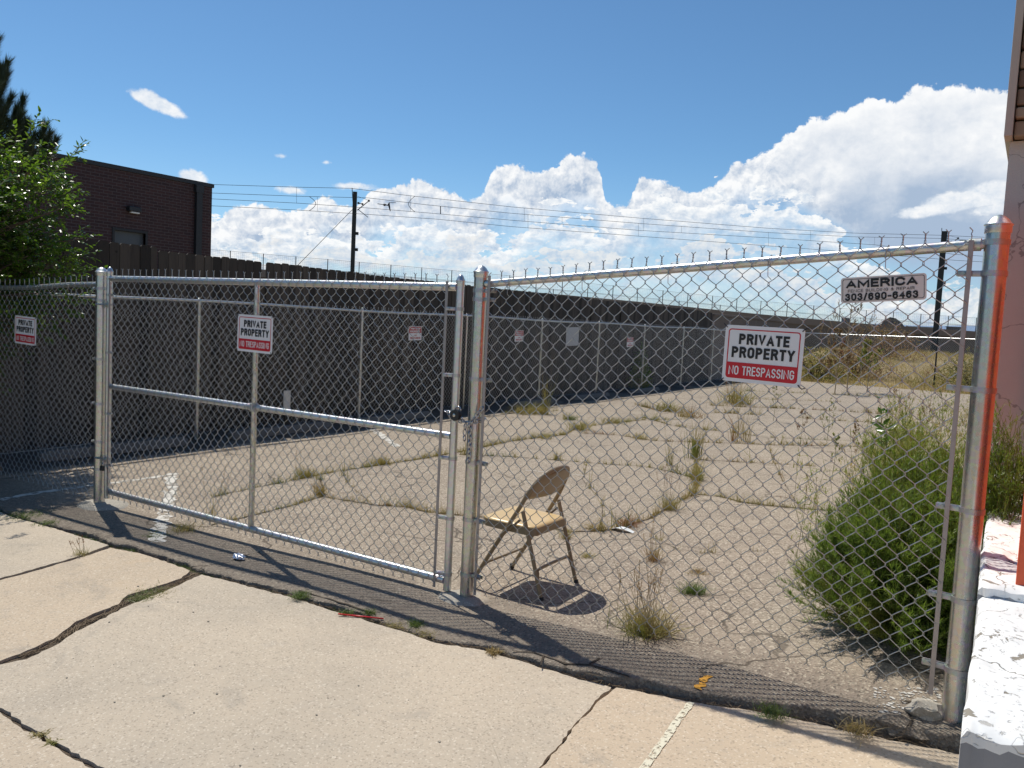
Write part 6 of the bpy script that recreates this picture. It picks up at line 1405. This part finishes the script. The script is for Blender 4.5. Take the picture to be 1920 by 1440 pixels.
# ------------------------------------------------------------------ deciduous tree at the left
tr_ = thing('tree', 'leafy green elm-like tree crowding the left edge behind the fence', 'tree', (-8.95, 4.05, -1.75)); st = MB(); lv_ = Leaves()
T0 = Vector((-9.05, 3.75, -1.75)); st.tube([T0, T0 + Vector((.05, .05, .9)), T0 + Vector((.2, .15, 1.8)), T0 + Vector((.25, .3, 2.8))], [.07, .06, .05, .03], 8, False)
tips = []
def crown_ok(p_):
    x, y, z = p_; return True
limbs = []
for k in range(30):
    t_ = .25 + .7 * rnd.random(); b0 = T0 + Vector((.22 * t_, .25 * t_, 2.8 * t_)); a = rnd.uniform(-PI, PI); L_ = .55 + .65 * rnd.random(); e_ = b0 + Vector((math.cos(a) * L_ * .75 + .12, math.sin(a) * L_ * .75 + .16, L_ * rnd.uniform(.1, .9)))
    mid = b0.lerp(e_, .5) + Vector((0, 0, .08)); st.tube([b0, mid, e_], [.02, .013, .006], 5, False); limbs.append((b0, mid, e_))
spec_tw = [((-8.75, 4.75, 1.30), hx(160, 262, -8.75)), ((-8.8, 4.75, .62), hx(188, 441, -8.7)), ((-8.8, 4.7, .30), hx(186, 470, -8.7)), ((-8.8, 4.7, .25), hx(180, 500, -8.7)), ((-8.8, 4.45, 1.55), hx(75, 208, -8.8)), ((-8.8, 4.6, .9), hx(152, 345, -8.7)), ((-8.8, 4.6, 1.0), hx(140, 330, -8.7)), ((-8.8, 4.6, .8), hx(150, 385, -8.7)), ((-8.8, 4.5, 1.1), hx(135, 300, -8.7))]
def twig(a, b2, nl=16, Ls=.058):
    a, b2 = Vector(a), Vector(b2); L_ = (b2 - a).length; mid = a.lerp(b2, .5) + Vector((rnd.gauss(0, .02), rnd.gauss(0, .02), .10 * L_)); pts_ = [a.lerp(mid, t_).lerp(mid.lerp(b2, t_), t_) for t_ in np.linspace(0, 1, 6)]
    st.tube(pts_, [.004, .0036, .003, .0024, .0018, .001], 4, False); PP = np.array([list(q) for q in pts_]); tt_ = np.linspace(.12, 1, nl); i0 = np.minimum(4, (tt_ * 5).astype(int)); fr2 = (tt_ * 5 - i0)[:, None]; B0 = PP[i0] * (1 - fr2) + PP[i0 + 1] * fr2; td = unit(PP[i0 + 1] - PP[i0])
    sd = unit(np.cross(td, nr.normal(0, .4, (nl, 3)) + np.array([0, 0, 1]))); sg = np.where(np.arange(nl) % 2 == 0, 1, -1)[:, None]; d3 = unit(td * .65 + sd * sg * .8 + nr.normal(0, .22, (nl, 3)) + np.array([0, 0, -.12])); lv_.leaf(B0, d3, unit(nr.normal(0, .38, (nl, 3)) + np.array([0, 0, 1])), Ls * (.65 + .6 * nr.random(nl)), Ls * .24 * (.8 + .4 * nr.random(nl)), .12)
for a, b2 in spec_tw:
    n2 = max(14, int((b2 - Vector(a)).length / .022)); twig(a, b2, n2)
    for _ in range(4): m_ = Vector(a).lerp(b2, .15 + .5 * rnd.random()); twig(m_, m_ + Vector((rnd.gauss(0, .10), rnd.gauss(.10, .08), rnd.gauss(.06, .08))), 10)
cnt = 0
while cnt < 1800:
    # crown volume: two overlapping lobes, gaps from noise
    lobe = rnd.random()
    if lobe < .62: c0_, rad = Vector((-8.72, 4.12, .72)), (.62, .70, .84)
    elif lobe < .85: c0_, rad = Vector((-8.72, 4.35, .10)), (.45, .62, .55)
    else: c0_, rad = Vector((-8.72, 3.75, -.35)), (.40, .42, .85)
    q = Vector((rnd.gauss(0, 1), rnd.gauss(0, 1), rnd.gauss(0, 1))).normalized() * rnd.random() ** (1 / 2.2); p_ = c0_ + Vector((q.x * rad[0], q.y * rad[1], q.z * rad[2]))
    if vn(p_.y * 3.3 + 5, p_.z * 3.3 + p_.x * 2) < .20: continue
    d = Vector((q.x + rnd.gauss(0, .5), q.y + rnd.gauss(0, .5), q.z * .5 + rnd.gauss(.15, .4))).normalized(); twig(p_, p_ + d * (.12 + .16 * rnd.random()), 10); cnt += 1
# off-frame half of the crown that shades the ground at left
for _ in range(260):
    p_ = Vector((-8.4 + rnd.gauss(0, .45), 3.2 + rnd.gauss(0, .35), .5 + rnd.gauss(0, .7))); 
    if p_.y > 3.75: continue
    twig(p_, p_ + Vector((rnd.gauss(0, .15), rnd.gauss(0, .15), rnd.gauss(.05, .1))), 10)
st.build('trunk', M_bark, tr_, True); lv_.build('crown', M_leaf, tr_)

# pine behind the wooden fence
pn = thing('pine_tree', 'dark ponderosa-like pine with upright needle brushes beyond the board fence', 'tree', (-14.6, 5.2, -2)); st = MB(); lv_ = Leaves()
st.tube([(-14.6, 5.2, -2), (-14.55, 5.2, 1), (-14.5, 5.3, 4), (-14.4, 5.4, 6.2)], [.17, .15, .10, .03], 10, False)
def brush(p_, d, L_=.42, nl=.16, n_=900):
    p_, d = Vector(p_), Vector(d).normalized(); e_ = p_ + d * L_; st.tube([p_, e_], [.014, .006], 5, False); t_ = nr.random(n_)[:, None]; B0 = np.array(p_)[None] * (1 - t_) + np.array(e_)[None] * t_
    o_ = nr.normal(0, 1, (n_, 3)); o_ -= (o_ @ np.array(d))[:, None] * np.array(d)[None]; o_ = unit(o_); d3 = unit(np.array(d)[None] * (.75 + .5 * t_) + o_ * (.75 - .25 * t_)); lv_.blades(B0, d3, nl * (.75 + .5 * nr.random(n_)), np.full(n_, .0036), np.zeros((n_, 3)), 1)
pb_ = [((8, 128), 1.0), ((20, 118), 1.0), ((2, 160), 1), ((30, 180), 1.1), ((48, 185), .9), ((12, 205), 1.1), ((45, 215), 1.0), ((88, 238), .8), ((60, 232), .9), ((96, 262), .9), ((82, 270), 1.0), ((66, 272), .9), ((30, 245), 1), ((0, 75), .8), ((-25, 110), 1.1), ((-30, 170), 1.1), ((-10, 225), 1), ((-60, 130), 1.2), ((-60, 210), 1.2), ((50, 262), 1), ((100, 250), .9), ((75, 250), .9), ((104, 275), .9), ((110, 262), .8), ((18, 140), 1), ((36, 205), 1), ((55, 225), 1), ((22, 225), 1), ((70, 285), 1), ((90, 290), .9), ((5, 190), 1), ((-5, 145), 1), ((40, 240), 1)]
for (u, v), s2 in pb_:
    X = -12.6 + rnd.uniform(-.4, .4); e_ = hx(u, v, X); b0 = Vector((-14.5, 5.3, e_.z - .9 - .4 * rnd.random())); sp0 = e_ + Vector((rnd.gauss(-.10, .05), rnd.gauss(-.16, .05), -.42 * s2)); st.tube([b0, b0.lerp(sp0, .6) + Vector((0, 0, -.05)), sp0], [.03, .02, .013], 5, False)
    brush(sp0, (e_ - sp0) + Vector((0, 0, .1)), .42 * s2)
    for _ in range(2): m_ = b0.lerp(sp0, .55 + .4 * rnd.random()); brush(m_, (rnd.gauss(.3, .3), rnd.gauss(.3, .4), .8), .3 * s2, .14, 320)
st.build('trunk', M_bark, pn, True); lv_.build('crown', M_needle, pn)
print('objects', len(bpy.data.objects))
